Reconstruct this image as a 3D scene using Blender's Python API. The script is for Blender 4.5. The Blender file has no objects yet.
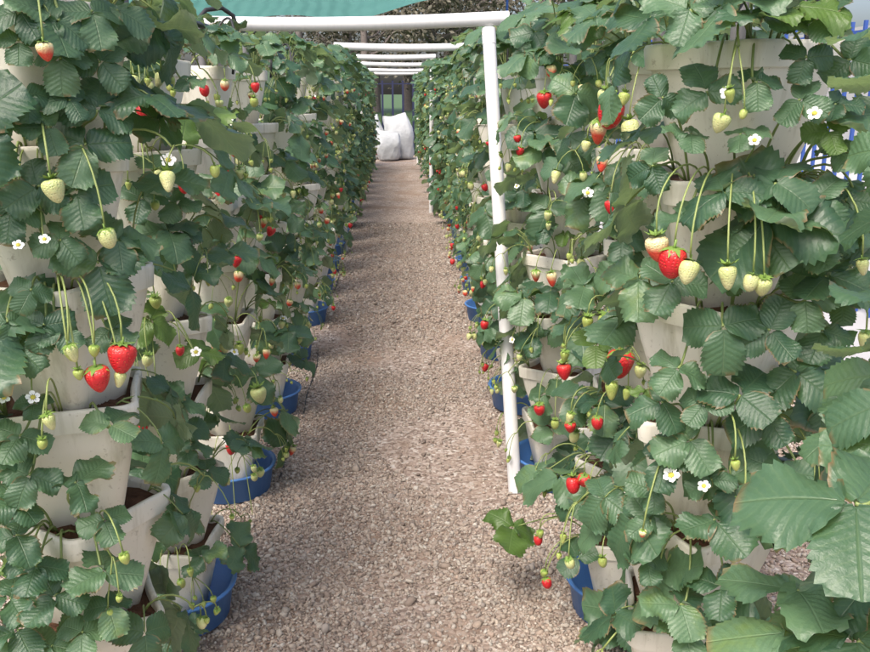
import bpy, math, random
import numpy as np
from mathutils import Vector, Matrix, Quaternion

SC = bpy.context.scene
COL = SC.collection
R = math.radians
rng = random.Random(7)
nrg = np.random.default_rng(11)

# ------------------------------------------------------------------ camera
cam_d = bpy.data.cameras.new('camera'); cam = bpy.data.objects.new('camera', cam_d); COL.objects.link(cam)
cam_d.sensor_width = 36.0; cam_d.lens = 850 / 870 * 36.0
cam_d.clip_start = 0.02; cam_d.clip_end = 400
cam.location = (0, 0, 1.2)
cam.rotation_euler = (R(90 - 15.5), 0, R(-2.75))
SC.camera = cam
# ------------------------------------------------------------------ sky, sun, exposure
SUN_EL, SUN_AZ = 58.0, 215.0            # azimuth clockwise from +Y: high, behind and to the left of the viewer
W = bpy.data.worlds.new('World'); SC.world = W; W.use_nodes = True
nt = W.node_tree; nt.nodes.clear()
wo = nt.nodes.new('ShaderNodeOutputWorld'); wb = nt.nodes.new('ShaderNodeBackground'); ws = nt.nodes.new('ShaderNodeTexSky')
ws.sky_type = 'NISHITA'; ws.sun_disc = False
ws.sun_elevation = R(SUN_EL); ws.sun_rotation = R(SUN_AZ)
ws.air_density = 0.8; ws.dust_density = 6.0; ws.ozone_density = 0.6
wb.inputs['Strength'].default_value = 0.15
nt.links.new(ws.outputs[0], wb.inputs[0]); nt.links.new(wb.outputs[0], wo.inputs[0])
sd = bpy.data.lights.new('sun', 'SUN'); sd.energy = 1.2; sd.angle = R(24); sd.color = (1.0, 0.95, 0.88)
so = bpy.data.objects.new('sun', sd); COL.objects.link(so)
_d = Vector((math.sin(R(SUN_AZ)) * math.cos(R(SUN_EL)), math.cos(R(SUN_AZ)) * math.cos(R(SUN_EL)), math.sin(R(SUN_EL))))
so.rotation_euler = _d.to_track_quat('Z', 'Y').to_euler()
SC.view_settings.view_transform = 'Standard'; SC.view_settings.look = 'None'
SC.view_settings.exposure = 1.2; SC.view_settings.gamma = 1.0
SC.view_settings.use_curve_mapping = False

# ------------------------------------------------------------------ materials
def mat(name):
    m = bpy.data.materials.new(name); m.use_nodes = True
    return m, m.node_tree, m.node_tree.nodes['Principled BSDF'], m.node_tree.nodes['Material Output']
def N(t, kind, **kw):
    n = t.nodes.new('ShaderNode' + kind)
    for k, v in kw.items(): setattr(n, k, v)
    return n
def L(t, a, b): t.links.new(a, b)
def ramp(t, fac, stops):
    r = N(t, 'ValToRGB'); e = r.color_ramp.elements
    while len(e) < len(stops): e.new(0.5)
    for el, (p, c) in zip(e, stops):
        el.position = p; el.color = c if len(c) == 4 else (*c, 1)
    L(t, fac, r.inputs[0]); return r.outputs[0]
def mix(t, fac, a, b, mode='MIX'):
    m = N(t, 'Mix', data_type='RGBA', blend_type=mode)
    for sock, v in ((m.inputs[0], fac), (m.inputs[6], a), (m.inputs[7], b)):
        if hasattr(v, 'is_output'): L(t, v, sock)
        elif isinstance(v, (tuple, list)): sock.default_value = (*v[:3], 1)
        else: sock.default_value = v
    return m.outputs[2]
def math_(t, op, a, b=None, c=None, clamp=False):
    m = N(t, 'Math', operation=op, use_clamp=clamp)
    for s, v in zip(m.inputs, (a, b, c)):
        if v is None: continue
        if hasattr(v, 'is_output'): L(t, v, s)
        else: s.default_value = v
    return m.outputs[0]
def noise(t, scale, detail=3, rough=0.55, vec=None, dim='3D'):
    n = N(t, 'TexNoise'); n.inputs['Scale'].default_value = scale
    n.inputs['Detail'].default_value = detail; n.inputs['Roughness'].default_value = rough
    if vec is not None: L(t, vec, n.inputs['Vector'])
    return n.outputs['Fac']
def bump(t, h, strength, dist, bs):
    b = N(t, 'Bump'); b.inputs['Strength'].default_value = strength; b.inputs['Distance'].default_value = dist
    L(t, h, b.inputs['Height']); L(t, b.outputs[0], bs.inputs['Normal'])
def objvec(t):  return N(t, 'TexCoord').outputs['Object']
def worldpos(t): return N(t, 'NewGeometry').outputs['Position']

def simple(name, c1, c2, scale=8, rough=0.6, bstr=0.0, bscale=60, spec=0.4, world=False):
    m, t, b, o = mat(name)
    v = worldpos(t) if world else objvec(t)
    L(t, mix(t, noise(t, scale, 4, 0.6, v), c1, c2), b.inputs['Base Color'])
    b.inputs['Roughness'].default_value = rough; b.inputs['Specular IOR Level'].default_value = spec
    if bstr: bump(t, noise(t, bscale, 4, 0.6, v), bstr, 0.004, b)
    return m

def leaf_material(name, dark, light, under, old=True):
    m, t, b, o = mat(name)
    uv = N(t, 'UVMap').outputs[0]; sp = N(t, 'SeparateXYZ'); L(t, uv, sp.inputs[0])
    u = sp.outputs[0]; v = math_(t, 'SUBTRACT', math_(t, 'MULTIPLY', sp.outputs[1], 2.0), 1.0)
    av = math_(t, 'ABSOLUTE', v)
    at = N(t, 'Attribute', attribute_name='rnd').outputs['Fac']
    oi = N(t, 'ObjectInfo').outputs['Random']
    rnd = math_(t, 'FRACT', math_(t, 'ADD', at, oi))
    # side veins run forward from the midrib
    ph = math_(t, 'SUBTRACT', u, math_(t, 'MULTIPLY', av, 0.30))
    saw = math_(t, 'ABSOLUTE', math_(t, 'SUBTRACT', math_(t, 'FRACT', math_(t, 'MULTIPLY', ph, 8.0)), 0.5))
    side = math_(t, 'SUBTRACT', 1.0, math_(t, 'MULTIPLY', saw, 6.0), clamp=True)
    midr = math_(t, 'SUBTRACT', 1.0, math_(t, 'MULTIPLY', av, 18.0), clamp=True)
    vein = math_(t, 'MAXIMUM', midr, math_(t, 'MULTIPLY', side, 0.6))
    blot = noise(t, 26, 3, 0.6, objvec(t))
    f = math_(t, 'ADD', math_(t, 'MULTIPLY', rnd, 0.74), math_(t, 'MULTIPLY', math_(t, 'SUBTRACT', blot, 0.5), 0.5), clamp=True)
    base = ramp(t, f, [(0.0, dark), (0.45, tuple((p + q) / 2 for p, q in zip(dark, light))), (0.72, light), (0.95, (0.17, 0.24, 0.045))])  # tone varies per leaf; the yellow-green end paints in light from behind
    base = mix(t, math_(t, 'MULTIPLY', vein, 0.22), base, (0.20, 0.28, 0.13))
    if old:   # brown, dry margin on some leaves
        edge = math_(t, 'MULTIPLY', math_(t, 'SUBTRACT', math_(t, 'MAXIMUM', av, u), 0.88), 9.0, clamp=True)
        some = math_(t, 'GREATER_THAN', noise(t, 14, 2, 0.5, objvec(t)), 0.56)
        base = mix(t, math_(t, 'MULTIPLY', math_(t, 'MULTIPLY', edge, some), 0.75), base, (0.26, 0.15, 0.075))
    geo = N(t, 'NewGeometry')
    col = mix(t, geo.outputs['Backfacing'], base, mix(t, math_(t, 'MULTIPLY', vein, 0.5), under, (0.34, 0.40, 0.24)))
    L(t, col, b.inputs['Base Color'])
    b.inputs['Roughness'].default_value = 0.40; b.inputs['Specular IOR Level'].default_value = 0.6
    h = math_(t, 'ADD', math_(t, 'MULTIPLY', saw, 0.55), math_(t, 'MULTIPLY', noise(t, 260, 3, 0.6, objvec(t)), 0.45))
    bump(t, math_(t, 'SUBTRACT', h, math_(t, 'MULTIPLY', midr, 0.6)), 0.55, 0.0025, b)
    tr = N(t, 'BsdfTranslucent'); L(t, mix(t, 0.6, col, (0.20, 0.33, 0.03)), tr.inputs['Color'])
    ms = N(t, 'MixShader'); ms.inputs[0].default_value = 0.34
    L(t, b.outputs[0], ms.inputs[1]); L(t, tr.outputs[0], ms.inputs[2]); L(t, ms.outputs[0], o.inputs['Surface'])
    return m
M = {}
M['leaf'] = leaf_material('strawberry_leaf', (0.032, 0.086, 0.048), (0.112, 0.205, 0.108), (0.24, 0.31, 0.22))
M['young'] = leaf_material('young_or_backlit_leaf', (0.07, 0.14, 0.03), (0.13, 0.22, 0.05), (0.22, 0.30, 0.16), old=False)  # young leaves, and the bright blades coloured as if backlit
M['stem'] = simple('stem', (0.17, 0.24, 0.065), (0.27, 0.31, 0.11), 30, 0.5)
M['petiole'] = simple('petiole', (0.13, 0.20, 0.055), (0.23, 0.27, 0.10), 30, 0.5)
M['calyx'] = simple('calyx', (0.10, 0.19, 0.035), (0.19, 0.28, 0.06), 60, 0.5)

def berry_material(name, top, bottom, a, b_, seed, rough=0.32):
    m, t, b, o = mat(name)
    ov = objvec(t); sp = N(t, 'SeparateXYZ'); L(t, ov, sp.inputs[0])
    z = math_(t, 'MULTIPLY', sp.outputs[2], -1.0)
    z = math_(t, 'ADD', z, math_(t, 'MULTIPLY', math_(t, 'SUBTRACT', noise(t, 2.2, 2, 0.5, ov), 0.5), 0.5))
    f = math_(t, 'DIVIDE', math_(t, 'SUBTRACT', z, a), b_ - a, clamp=True)
    base = mix(t, f, top, bottom)
    vo = N(t, 'TexVoronoi'); vo.inputs['Scale'].default_value = 9.5; vo.inputs['Randomness'].default_value = 0.55
    L(t, ov, vo.inputs['Vector'])
    dot = math_(t, 'LESS_THAN', vo.outputs['Distance'], 0.15)
    L(t, mix(t, math_(t, 'MULTIPLY', dot, 0.6), base, seed), b.inputs['Base Color'])
    b.inputs['Roughness'].default_value = rough; b.inputs['Specular IOR Level'].default_value = 0.5
    b.inputs['Subsurface Weight'].default_value = 0.15; b.inputs['Subsurface Radius'].default_value = (0.004, 0.0015, 0.001)
    dimple = math_(t, 'MINIMUM', vo.outputs['Distance'], 0.45)
    bump(t, dimple, 0.35, 0.02, b)
    return m
M['red'] = berry_material('berry_red', (0.55, 0.05, 0.035), (0.50, 0.014, 0.022), -0.1, 0.3, (0.62, 0.30, 0.06))
M['half'] = berry_material('berry_turning', (0.62, 0.55, 0.30), (0.60, 0.06, 0.035), 0.2, 0.62, (0.62, 0.42, 0.12))
M['pale'] = berry_material('berry_pale', (0.44, 0.50, 0.19), (0.56, 0.55, 0.29), 0.0, 0.8, (0.42, 0.36, 0.10), 0.4)
M['green'] = berry_material('berry_green', (0.26, 0.34, 0.07), (0.40, 0.43, 0.14), 0.0, 0.9, (0.30, 0.25, 0.06), 0.45)
M['petal'] = simple('petal', (0.80, 0.80, 0.76), (0.86, 0.86, 0.83), 20, 0.6)
M['pollen'] = simple('flower_centre', (0.55, 0.42, 0.05), (0.45, 0.45, 0.08), 80, 0.7)

def pot_material():
    m, t, b, o = mat('white_pot')
    p = worldpos(t); ov = objvec(t); sp = N(t, 'SeparateXYZ'); L(t, ov, sp.inputs[0])
    base = mix(t, noise(t, 5, 4, 0.6, p), (0.62, 0.59, 0.51), (0.76, 0.73, 0.65))
    mp = N(t, 'Mapping'); mp.inputs['Scale'].default_value = (38, 38, 4); L(t, p, mp.inputs[0])
    streak = math_(t, 'MULTIPLY', math_(t, 'SUBTRACT', noise(t, 1.0, 4, 0.65, mp.outputs[0]), 0.54), 4.5, clamp=True)
    base = mix(t, math_(t, 'MULTIPLY', streak, 0.62), base, (0.33, 0.30, 0.20))
    spot = math_(t, 'MULTIPLY', math_(t, 'SUBTRACT', noise(t, 90, 3, 0.7, p), 0.62), 9, clamp=True)
    base = mix(t, math_(t, 'MULTIPLY', spot, 0.5), base, (0.20, 0.16, 0.10))
    L(t, base, b.inputs['Base Color']); b.inputs['Roughness'].default_value = 0.5
    b.inputs['Specular IOR Level'].default_value = 0.35
    bump(t, noise(t, 45, 4, 0.6, p), 0.12, 0.004, b)
    return m
M['pot'] = pot_material()
M['soil'] = simple('potting_mix', (0.045, 0.024, 0.014), (0.15, 0.075, 0.045), 90, 0.9, 1.0, 140, 0.2, True)
M['basin'] = simple('blue_plastic', (0.05, 0.15, 0.40), (0.08, 0.20, 0.46), 14, 0.42, 0.08, 60, 0.45, True)
M['basin_water'] = simple('basin_mud', (0.06, 0.05, 0.04), (0.12, 0.09, 0.06), 30, 0.25, 0.2, 80, 0.5, True)
def pvc_material():
    m, t, b, o = mat('white_pvc')
    p = worldpos(t)
    mp = N(t, 'Mapping'); mp.inputs['Scale'].default_value = (60, 4, 4); L(t, p, mp.inputs[0])
    s = math_(t, 'MULTIPLY', math_(t, 'SUBTRACT', noise(t, 1.0, 4, 0.7, mp.outputs[0]), 0.52), 4, clamp=True)
    c = mix(t, math_(t, 'MULTIPLY', s, 0.35), (0.66, 0.66, 0.66), (0.40, 0.41, 0.38))
    L(t, c, b.inputs['Base Color']); b.inputs['Roughness'].default_value = 0.38
    return m
M['pvc'] = pvc_material()
M['black'] = simple('black_poly', (0.012, 0.012, 0.013), (0.03, 0.03, 0.03), 20, 0.45)
M['steel'] = simple('grey_conduit', (0.13, 0.13, 0.14), (0.22, 0.22, 0.23), 12, 0.5)
M['bluepaint'] = simple('blue_paint', (0.03, 0.07, 0.27), (0.045, 0.10, 0.34), 12, 0.45)
M['navypaint'] = simple('navy_paint', (0.010, 0.013, 0.045), (0.02, 0.024, 0.065), 12, 0.5)
M['bark'] = simple('bark', (0.12, 0.10, 0.095), (0.27, 0.235, 0.22), 9, 0.9, 0.6, 30, 0.2)
M['treeleaf'] = simple('tree_leaf', (0.05, 0.055, 0.035), (0.16, 0.14, 0.10), 1.2, 0.6)
M['grass'] = simple('grass', (0.035, 0.075, 0.028), (0.09, 0.14, 0.06), 2.2, 0.7, 0, 60, 0.2, True)
M['concrete'] = simple('pale_concrete', (0.30, 0.30, 0.30), (0.40, 0.40, 0.40), 3, 0.85, 0.2, 40, 0.3, True)

def sack_material():
    m, t, b, o = mat('white_sack')
    p = objvec(t)
    wv = N(t, 'TexWave'); wv.inputs['Scale'].default_value = 40; L(t, p, wv.inputs['Vector'])
    L(t, mix(t, noise(t, 4, 4, 0.6, p), (0.36, 0.385, 0.40), (0.50, 0.515, 0.52)), b.inputs['Base Color'])
    b.inputs['Roughness'].default_value = 0.5
    bump(t, math_(t, 'ADD', noise(t, 9, 4, 0.65, p), math_(t, 'MULTIPLY', wv.outputs['Fac'], 0.08)), 0.8, 0.03, b)
    return m
M['sack'] = sack_material()
def net_material():
    m, t, b, o = mat('teal_shade_net')
    p = worldpos(t)
    L(t, mix(t, noise(t, 2.5, 3, 0.5, p), (0.07, 0.22, 0.20), (0.12, 0.30, 0.28)), b.inputs['Base Color'])
    b.inputs['Roughness'].default_value = 0.8
    wv = N(t, 'TexWave'); wv.inputs['Scale'].default_value = 1.1; wv.inputs['Distortion'].default_value = 3; L(t, p, wv.inputs['Vector'])
    bump(t, wv.outputs['Fac'], 0.35, 0.08, b)
    tr = N(t, 'BsdfTranslucent'); tr.inputs[0].default_value = (0.12, 0.42, 0.38, 1)
    ms = N(t, 'MixShader'); ms.inputs[0].default_value = 0.55
    L(t, b.outputs[0], ms.inputs[1]); L(t, tr.outputs[0], ms.inputs[2]); L(t, ms.outputs[0], o.inputs['Surface'])
    return m
M['net'] = net_material()
def ground_material():
    m, t, b, o = mat('path_gravel_bed')
    p = worldpos(t)
    n1 = noise(t, 2.6, 5, 0.6, p)
    vo = N(t, 'TexVoronoi'); vo.inputs['Scale'].default_value = 95; L(t, p, vo.inputs['Vector'])
    cs = N(t, 'SeparateColor'); L(t, vo.outputs['Color'], cs.inputs[0])
    stone = ramp(t, cs.outputs[0], [(0.0, (0.15, 0.115, 0.095)), (0.3, (0.27, 0.21, 0.175)), (0.62, (0.34, 0.28, 0.235)), (0.9, (0.42, 0.365, 0.32)), (1.0, (0.5, 0.465, 0.42))])
    dirt = mix(t, noise(t, 40, 5, 0.7, p), (0.18, 0.12, 0.085), (0.29, 0.21, 0.155))
    f = math_(t, 'MULTIPLY', math_(t, 'SUBTRACT', n1, 0.36), 6, clamp=True)
    L(t, mix(t, math_(t, 'ADD', math_(t, 'MULTIPLY', f, 0.75), 0.2), dirt, stone), b.inputs['Base Color'])
    b.inputs['Roughness'].default_value = 0.9; b.inputs['Specular IOR Level'].default_value = 0.2
    h = math_(t, 'SUBTRACT', 1.0, math_(t, 'MULTIPLY', vo.outputs['Distance'], 1.4))
    bump(t, math_(t, 'ADD', h, math_(t, 'MULTIPLY', noise(t, 30, 4, 0.6, p), 0.5)), 0.6, 0.004, b)
    return m
M['gravelbed'] = ground_material()
def stone_material():
    m, t, b, o = mat('gravel_stone')
    a = N(t, 'Attribute', attribute_name='tone').outputs['Color']
    L(t, mix(t, math_(t, 'MULTIPLY', noise(t, 300, 3, 0.6, worldpos(t)), 0.5), a, (0.25, 0.19, 0.16)), b.inputs['Base Color'])
    b.inputs['Roughness'].default_value = 0.8; b.inputs['Specular IOR Level'].default_value = 0.3
    return m
M['stone'] = stone_material()

# ------------------------------------------------------------------ mesh helpers
class MB:
    """collects geometry for one mesh"""
    def __init__(s): s.v = []; s.f = []; s.m = []; s.uv = []; s.r = []; s.n = 0; s.has_uv = False; s.sm = []
    def add(s, v, f, mi=0, uv=None, rnd=0.0, smooth=True):
        v = np.asarray(v, float).reshape(-1, 3)
        s.v.append(v); s.f += [tuple(i + s.n for i in q) for q in f]; s.m += [mi] * len(f); s.sm += [smooth] * len(f)
        s.uv.append(np.zeros((len(v), 2)) if uv is None else np.asarray(uv, float)); s.r.append(np.full(len(v), rnd))
        if uv is not None: s.has_uv = True
        s.n += len(v); return s
    def addmb(s, o, mx):
        mx = np.array(mx)
        for_v = np.concatenate(o.v) @ mx[:3, :3].T + mx[:3, 3]
        s.v.append(for_v); s.f += [tuple(i + s.n for i in q) for q in o.f]; s.m += o.m; s.sm += o.sm
        s.uv.append(np.concatenate(o.uv)); s.r.append(np.concatenate(o.r) + rng.random())
        s.has_uv |= o.has_uv; s.n += o.n; return s
    def mesh(s, name, mats):
        me = bpy.data.meshes.new(name)
        v = np.concatenate(s.v)
        me.from_pydata(v.tolist(), [], s.f)
        for m in mats: me.materials.append(m)
        me.polygons.foreach_set('material_index', s.m); me.polygons.foreach_set('use_smooth', s.sm)
        if s.has_uv:
            uv = np.concatenate(s.uv); ul = me.uv_layers.new(name='UVMap')
            li = np.empty(len(me.loops), int); me.loops.foreach_get('vertex_index', li)
            ul.data.foreach_set('uv', uv[li].ravel())
            at = me.attributes.new('rnd', 'FLOAT', 'POINT'); at.data.foreach_set('value', np.concatenate(s.r))
        me.update(); return me
def link(name, data, parent=None, mx=None, loc=None):
    o = bpy.data.objects.new(name, data); COL.objects.link(o)
    if parent is not None: o.parent = parent
    if mx is not None: o.matrix_basis = mx
    elif loc is not None: o.location = loc
    return o
def tag(o, label=None, cat=None, group=None, kind=None):
    if label: o['label'] = label
    if cat: o['category'] = cat
    if group: o['group'] = group
    if kind: o['kind'] = kind
    return o
def box(mb, c, s, mi=0, rot=None):
    x, y, z = (a / 2 for a in s)
    v = np.array([(-x,-y,-z),(x,-y,-z),(x,y,-z),(-x,y,-z),(-x,-y,z),(x,-y,z),(x,y,z),(-x,y,z)])
    if rot is not None: v = v @ np.array(rot).T
    mb.add(v + np.array(c), [(0,3,2,1),(4,5,6,7),(0,1,5,4),(1,2,6,5),(2,3,7,6),(3,0,4,7)], mi, smooth=False)
def tube(mb, pts, rad, seg=8, mi=0, caps=True, uv=False):
    pts = [Vector(p) for p in pts]; n = len(pts)
    rad = [rad] * n if np.isscalar(rad) else rad
    v = []; a = None
    for i, p in enumerate(pts):
        t = (pts[min(i + 1, n - 1)] - pts[max(i - 1, 0)]).normalized()
        if a is None:
            a = t.orthogonal().normalized()
        a = (a - t * a.dot(t)).normalized(); b = t.cross(a)
        for k in range(seg):
            w = 2 * math.pi * k / seg
            v.append(p + (a * math.cos(w) + b * math.sin(w)) * rad[i])
    f = [(i * seg + k, i * seg + (k + 1) % seg, (i + 1) * seg + (k + 1) % seg, (i + 1) * seg + k) for i in range(n - 1) for k in range(seg)]
    if caps and seg < 10: f += [tuple(range(seg))[::-1], tuple((n - 1) * seg + k for k in range(seg))]
    if caps and seg >= 10:
        mb.add(v[:seg], [tuple(range(seg))[::-1]], mi, smooth=False); mb.add(v[-seg:], [tuple(range(seg))], mi, smooth=False)
    mb.add(v, f, mi, uv=np.zeros((len(v), 2)) if uv else None)
def bez(p0, p1, p2, p3, n):
    p0, p1, p2, p3 = map(Vector, (p0, p1, p2, p3)); out = []
    for i in range(n + 1):
        t = i / n; s = 1 - t
        out.append(p0 * s**3 + p1 * 3 * s * s * t + p2 * 3 * s * t * t + p3 * t**3)
    return out
def loft(mb, rings, mi=0, close_bottom=False, close_top=False, smooth=True):
    n = len(rings[0]); v = [p for r in rings for p in r]
    f = [(i * n + k, i * n + (k + 1) % n, (i + 1) * n + (k + 1) % n, (i + 1) * n + k) for i in range(len(rings) - 1) for k in range(n)]
    if close_bottom: f.append(tuple(range(n))[::-1])
    if close_top: f.append(tuple((len(rings) - 1) * n + k for k in range(n)))
    mb.add(v, f, mi, smooth=smooth)
def frame(d, nrm, at=(0, 0, 0), s=1.0):
    """matrix with +X along d and +Z near nrm"""
    d = Vector(d).normalized(); nrm = Vector(nrm); nrm = (nrm - d * nrm.dot(d)).normalized(); y = nrm.cross(d)
    m = Matrix((d, y, nrm)).transposed() * s
    m = m.to_4x4(); m.translation = Vector(at); return m
def rotz(a): return Matrix.Rotation(a, 4, 'Z')

# ------------------------------------------------------------------ ground and path
mb = MB()
mb.add([(-120, -60, -0.05), (120, -60, -0.05), (120, 260, -0.05), (-120, 260, -0.05)], [(0, 1, 2, 3)])
tag(link('ground', mb.mesh('ground', [M['grass']])), kind='structure')
mb = MB()     # gently uneven gravel path under and between the two rows
xs = np.linspace(-1.74, 1.74, 41); ys = np.linspace(-1.0, 16.6, 201)
gx, gy = np.meshgrid(xs, ys)
def path_z(x, y):
    return 0.006 * np.sin(3.1 * x + 1.3 * y) * np.sin(2.3 * y + 0.7) + 0.004 * np.sin(9 * x - 2 * y) * np.sin(5 * y) - 0.006 * np.exp(-(x / 0.22) ** 2)
gz = path_z(gx, gy)
v = np.stack([gx, gy, gz], -1).reshape(-1, 3)
mb.add(v, [(j * 41 + i, j * 41 + i + 1, (j + 1) * 41 + i + 1, (j + 1) * 41 + i) for j in range(200) for i in range(40)])
tag(link('path', mb.mesh('path', [M['gravelbed']])), kind='structure')

def gravel():
    t = (1 + 5 ** 0.5) / 2
    ico = np.array([(-1,t,0),(1,t,0),(-1,-t,0),(1,-t,0),(0,-1,t),(0,1,t),(0,-1,-t),(0,1,-t),(t,0,-1),(t,0,1),(-t,0,-1),(-t,0,1)], float) / math.hypot(1, t)
    icf = np.array([(0,11,5),(0,5,1),(0,1,7),(0,7,10),(0,10,11),(1,5,9),(5,11,4),(11,10,2),(10,7,6),(7,1,8),(3,9,4),(3,4,2),(3,2,6),(3,6,8),(3,8,9),(4,9,5),(2,4,11),(6,2,10),(8,6,7),(9,8,1)])
    octv = np.array([(1,0,0),(-1,0,0),(0,1,0),(0,-1,0),(0,0,1),(0,0,-1)], float)
    octf = np.array([(0,2,4),(2,1,4),(1,3,4),(3,0,4),(2,0,5),(1,2,5),(3,1,5),(0,3,5)])
    V = []; F = []; T = []; base = 0
    pal = np.array([(0.45,0.37,0.305),(0.52,0.44,0.37),(0.38,0.295,0.235),(0.62,0.565,0.50),(0.22,0.165,0.135),(0.49,0.36,0.29),(0.40,0.365,0.335),(0.12,0.095,0.085),(0.72,0.685,0.63)])
    pw = np.array([.18,.18,.12,.15,.1,.07,.08,.06,.06])
    for (x0, x1, y0, y1, n, sz, bv, bf) in ((0.62,1.5,1.0,4.0,22000,0.0058,octv,octf), (-1.1,-0.62,1.2,3.0,8000,0.0058,octv,octf), (-0.62,0.62,1.35,2.5,40000,0.0042,ico,icf), (-0.62,0.62,2.5,4.2,44000,0.0047,octv,octf), (-0.62,0.62,4.2,8.0,40000,0.0060,octv,octf)):
        x = nrg.uniform(x0, x1, n); y = nrg.uniform(y0, y1, n)
        # bare earthy patches
        den = np.sin(4.3 * x + 2.1 * y + 1.0) * np.sin(3.1 * y - 2.6 * x) + 0.5 * np.sin(9 * x + 1.7) * np.sin(7.3 * y)
        den += 1.9 * np.exp(-((x - .18) / .22) ** 2 - ((y - 2.65) / .35) ** 2) + 1.5 * np.exp(-((x + .05) / .3) ** 2 - ((y - 3.7) / .5) ** 2)
        keep = nrg.random(n) < np.clip(0.88 - 0.8 * np.clip(den - 0.25, 0, 1), 0.06, 1)
        x, y = x[keep], y[keep]; n = len(x)
        s = sz * nrg.lognormal(0, 0.33, n)
        sc = np.stack([s * nrg.uniform(.8, 1.5, n), s * nrg.uniform(.7, 1.1, n), s * nrg.uniform(.45, .85, n)], -1)
        q = nrg.normal(size=(n, 4)) * np.array([1, .35, .35, 1]); q /= np.linalg.norm(q, axis=1)[:, None]
        w, a, b, c = q.T
        Rm = np.stack([1-2*(b*b+c*c), 2*(a*b-c*w), 2*(a*c+b*w), 2*(a*b+c*w), 1-2*(a*a+c*c), 2*(b*c-a*w), 2*(a*c-b*w), 2*(b*c+a*w), 1-2*(a*a+b*b)], -1).reshape(n, 3, 3)
        jit = bv[None] * nrg.uniform(.72, 1.22, (n, len(bv), 1))
        vv = np.einsum('nij,nkj->nki', Rm, jit * sc[:, None, :])
        vv += np.stack([x, y, path_z(x, y) + s * nrg.uniform(0.05, .55, n)], -1)[:, None, :]
        V.append(vv.reshape(-1, 3))
        F.append((bf[None] + (np.arange(n) * len(bv))[:, None, None] + base).reshape(-1, 3)); base += n * len(bv)
        col = np.array([.775, .785, .765]) * (pal[nrg.choice(9, n, p=pw)] * .7 + .3 * np.array([0.43, 0.365, 0.31])) * nrg.uniform(.8, 1.18, (n, 1))
        T.append(np.repeat(np.concatenate([col, np.ones((n, 1))], 1), len(bv), 0))
    V = np.concatenate(V); F = np.concatenate(F); T = np.concatenate(T)
    me = bpy.data.meshes.new('gravel'); me.vertices.add(len(V)); me.vertices.foreach_set('co', V.ravel())
    me.loops.add(F.size); me.loops.foreach_set('vertex_index', F.ravel().astype(np.int32))
    me.polygons.add(len(F)); me.polygons.foreach_set('loop_start', np.arange(0, F.size, 3, dtype=np.int32))
    me.materials.append(M['stone'])
    at = me.attributes.new('tone', 'FLOAT_COLOR', 'POINT'); at.data.foreach_set('color', T.ravel())
    me.update(calc_edges=True)
    tag(link('gravel', me), 'loose pinkish grey gravel strewn over the path between the rows', 'gravel', kind='stuff')
gravel()

# ------------------------------------------------------------------ the towers: basins, pots, poles
NT = 21; PITCH = 0.175; NP = 7; TOP = 1.262
ROWS = {'left': -0.505, 'right': 0.505}
ORD = ['nearest', 'second', 'third', 'fourth', 'fifth', 'sixth', 'seventh', 'eighth', 'ninth', 'tenth', 'eleventh', 'twelfth', 'thirteenth', 'fourteenth', 'fifteenth', 'sixteenth', 'seventeenth', 'eighteenth', 'nineteenth', 'twentieth', 'farthest']
TIER = ['lowest', 'second lowest', 'third lowest', 'middle', 'third highest', 'second highest', 'top']

def rsq(half, rad, z, n=6, pinch=0.0, corner=1.0):
    """rounded square ring, corners pushed out, sides pinched in"""
    out = []
    for q in range(4):
        cx, cy = [(1, 1), (-1, 1), (-1, -1), (1, -1)][q]
        for i in range(n + 1):
            a = math.pi / 2 * (q + i / n)
            x = cx * (half - rad) + rad * math.cos(a); y = cy * (half - rad) + rad * math.sin(a)
            out.append((x * corner, y * corner, z))
        # two points along the side, pinched
        a1 = math.pi / 2 * (q + 1)
        nx, ny = math.cos(a1), math.sin(a1); tx, ty = -ny, nx
        ln = half - rad
        for u in (-0.5, 0, 0.5):
            d = half - pinch * (1 - abs(u) * 0.6)
            out.append((nx * d * corner + tx * ln * u * corner, ny * d * corner + ty * ln * u * corner, z))
    return out
def pot_mesh():
    mb = MB(); H = 0.2
    prof = [(0.060, 0.026, -H, 0), (0.065, 0.026, -H + 0.004, 0), (0.083, 0.027, -0.13, 0.001), (0.0975, 0.026, -0.075, 0.003),
            (0.106, 0.025, -0.036, 0.004), (0.1062, 0.025, -0.0345, 0.004), (0.1135, 0.025, -0.033, 0.004), (0.1158, 0.024, -0.006, 0.004), (0.1145, 0.023, -0.001, 0.004), (0.112, 0.022, 0.0, 0.004),
            (0.1065, 0.020, -0.001, 0.004), (0.104, 0.020, -0.006, 0.004), (0.100, 0.022, -0.05, 0.003)]
    rings = [rsq(h * .86, r * .9, z, pinch=p) for h, r, z, p in prof]
    loft(mb, rings[:5], close_bottom=True); loft(mb, rings[4:7]); loft(mb, rings[6:])
    return mb.mesh('pot', [M['pot']])
POT = pot_mesh()
def soil_mesh():
    mb = MB(); r0 = np.array(rsq(0.0895, 0.018, -0.016, pinch=0.004)); rr = random.Random(3)
    rings = []
    for s, dz in ((1, 0), (0.8, 0.005), (0.55, 0.008), (0.25, 0.009), (0.02, 0.008)):
        q = r0 * np.array([s, s, 1]); q[:, 2] += dz + np.array([rr.uniform(-.004, .004) for _ in q]); rings.append(q)
    loft(mb, [list(map(tuple, q)) for q in rings], close_top=True)
    return mb.mesh('soil', [M['soil']])
SOIL = soil_mesh()
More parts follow.
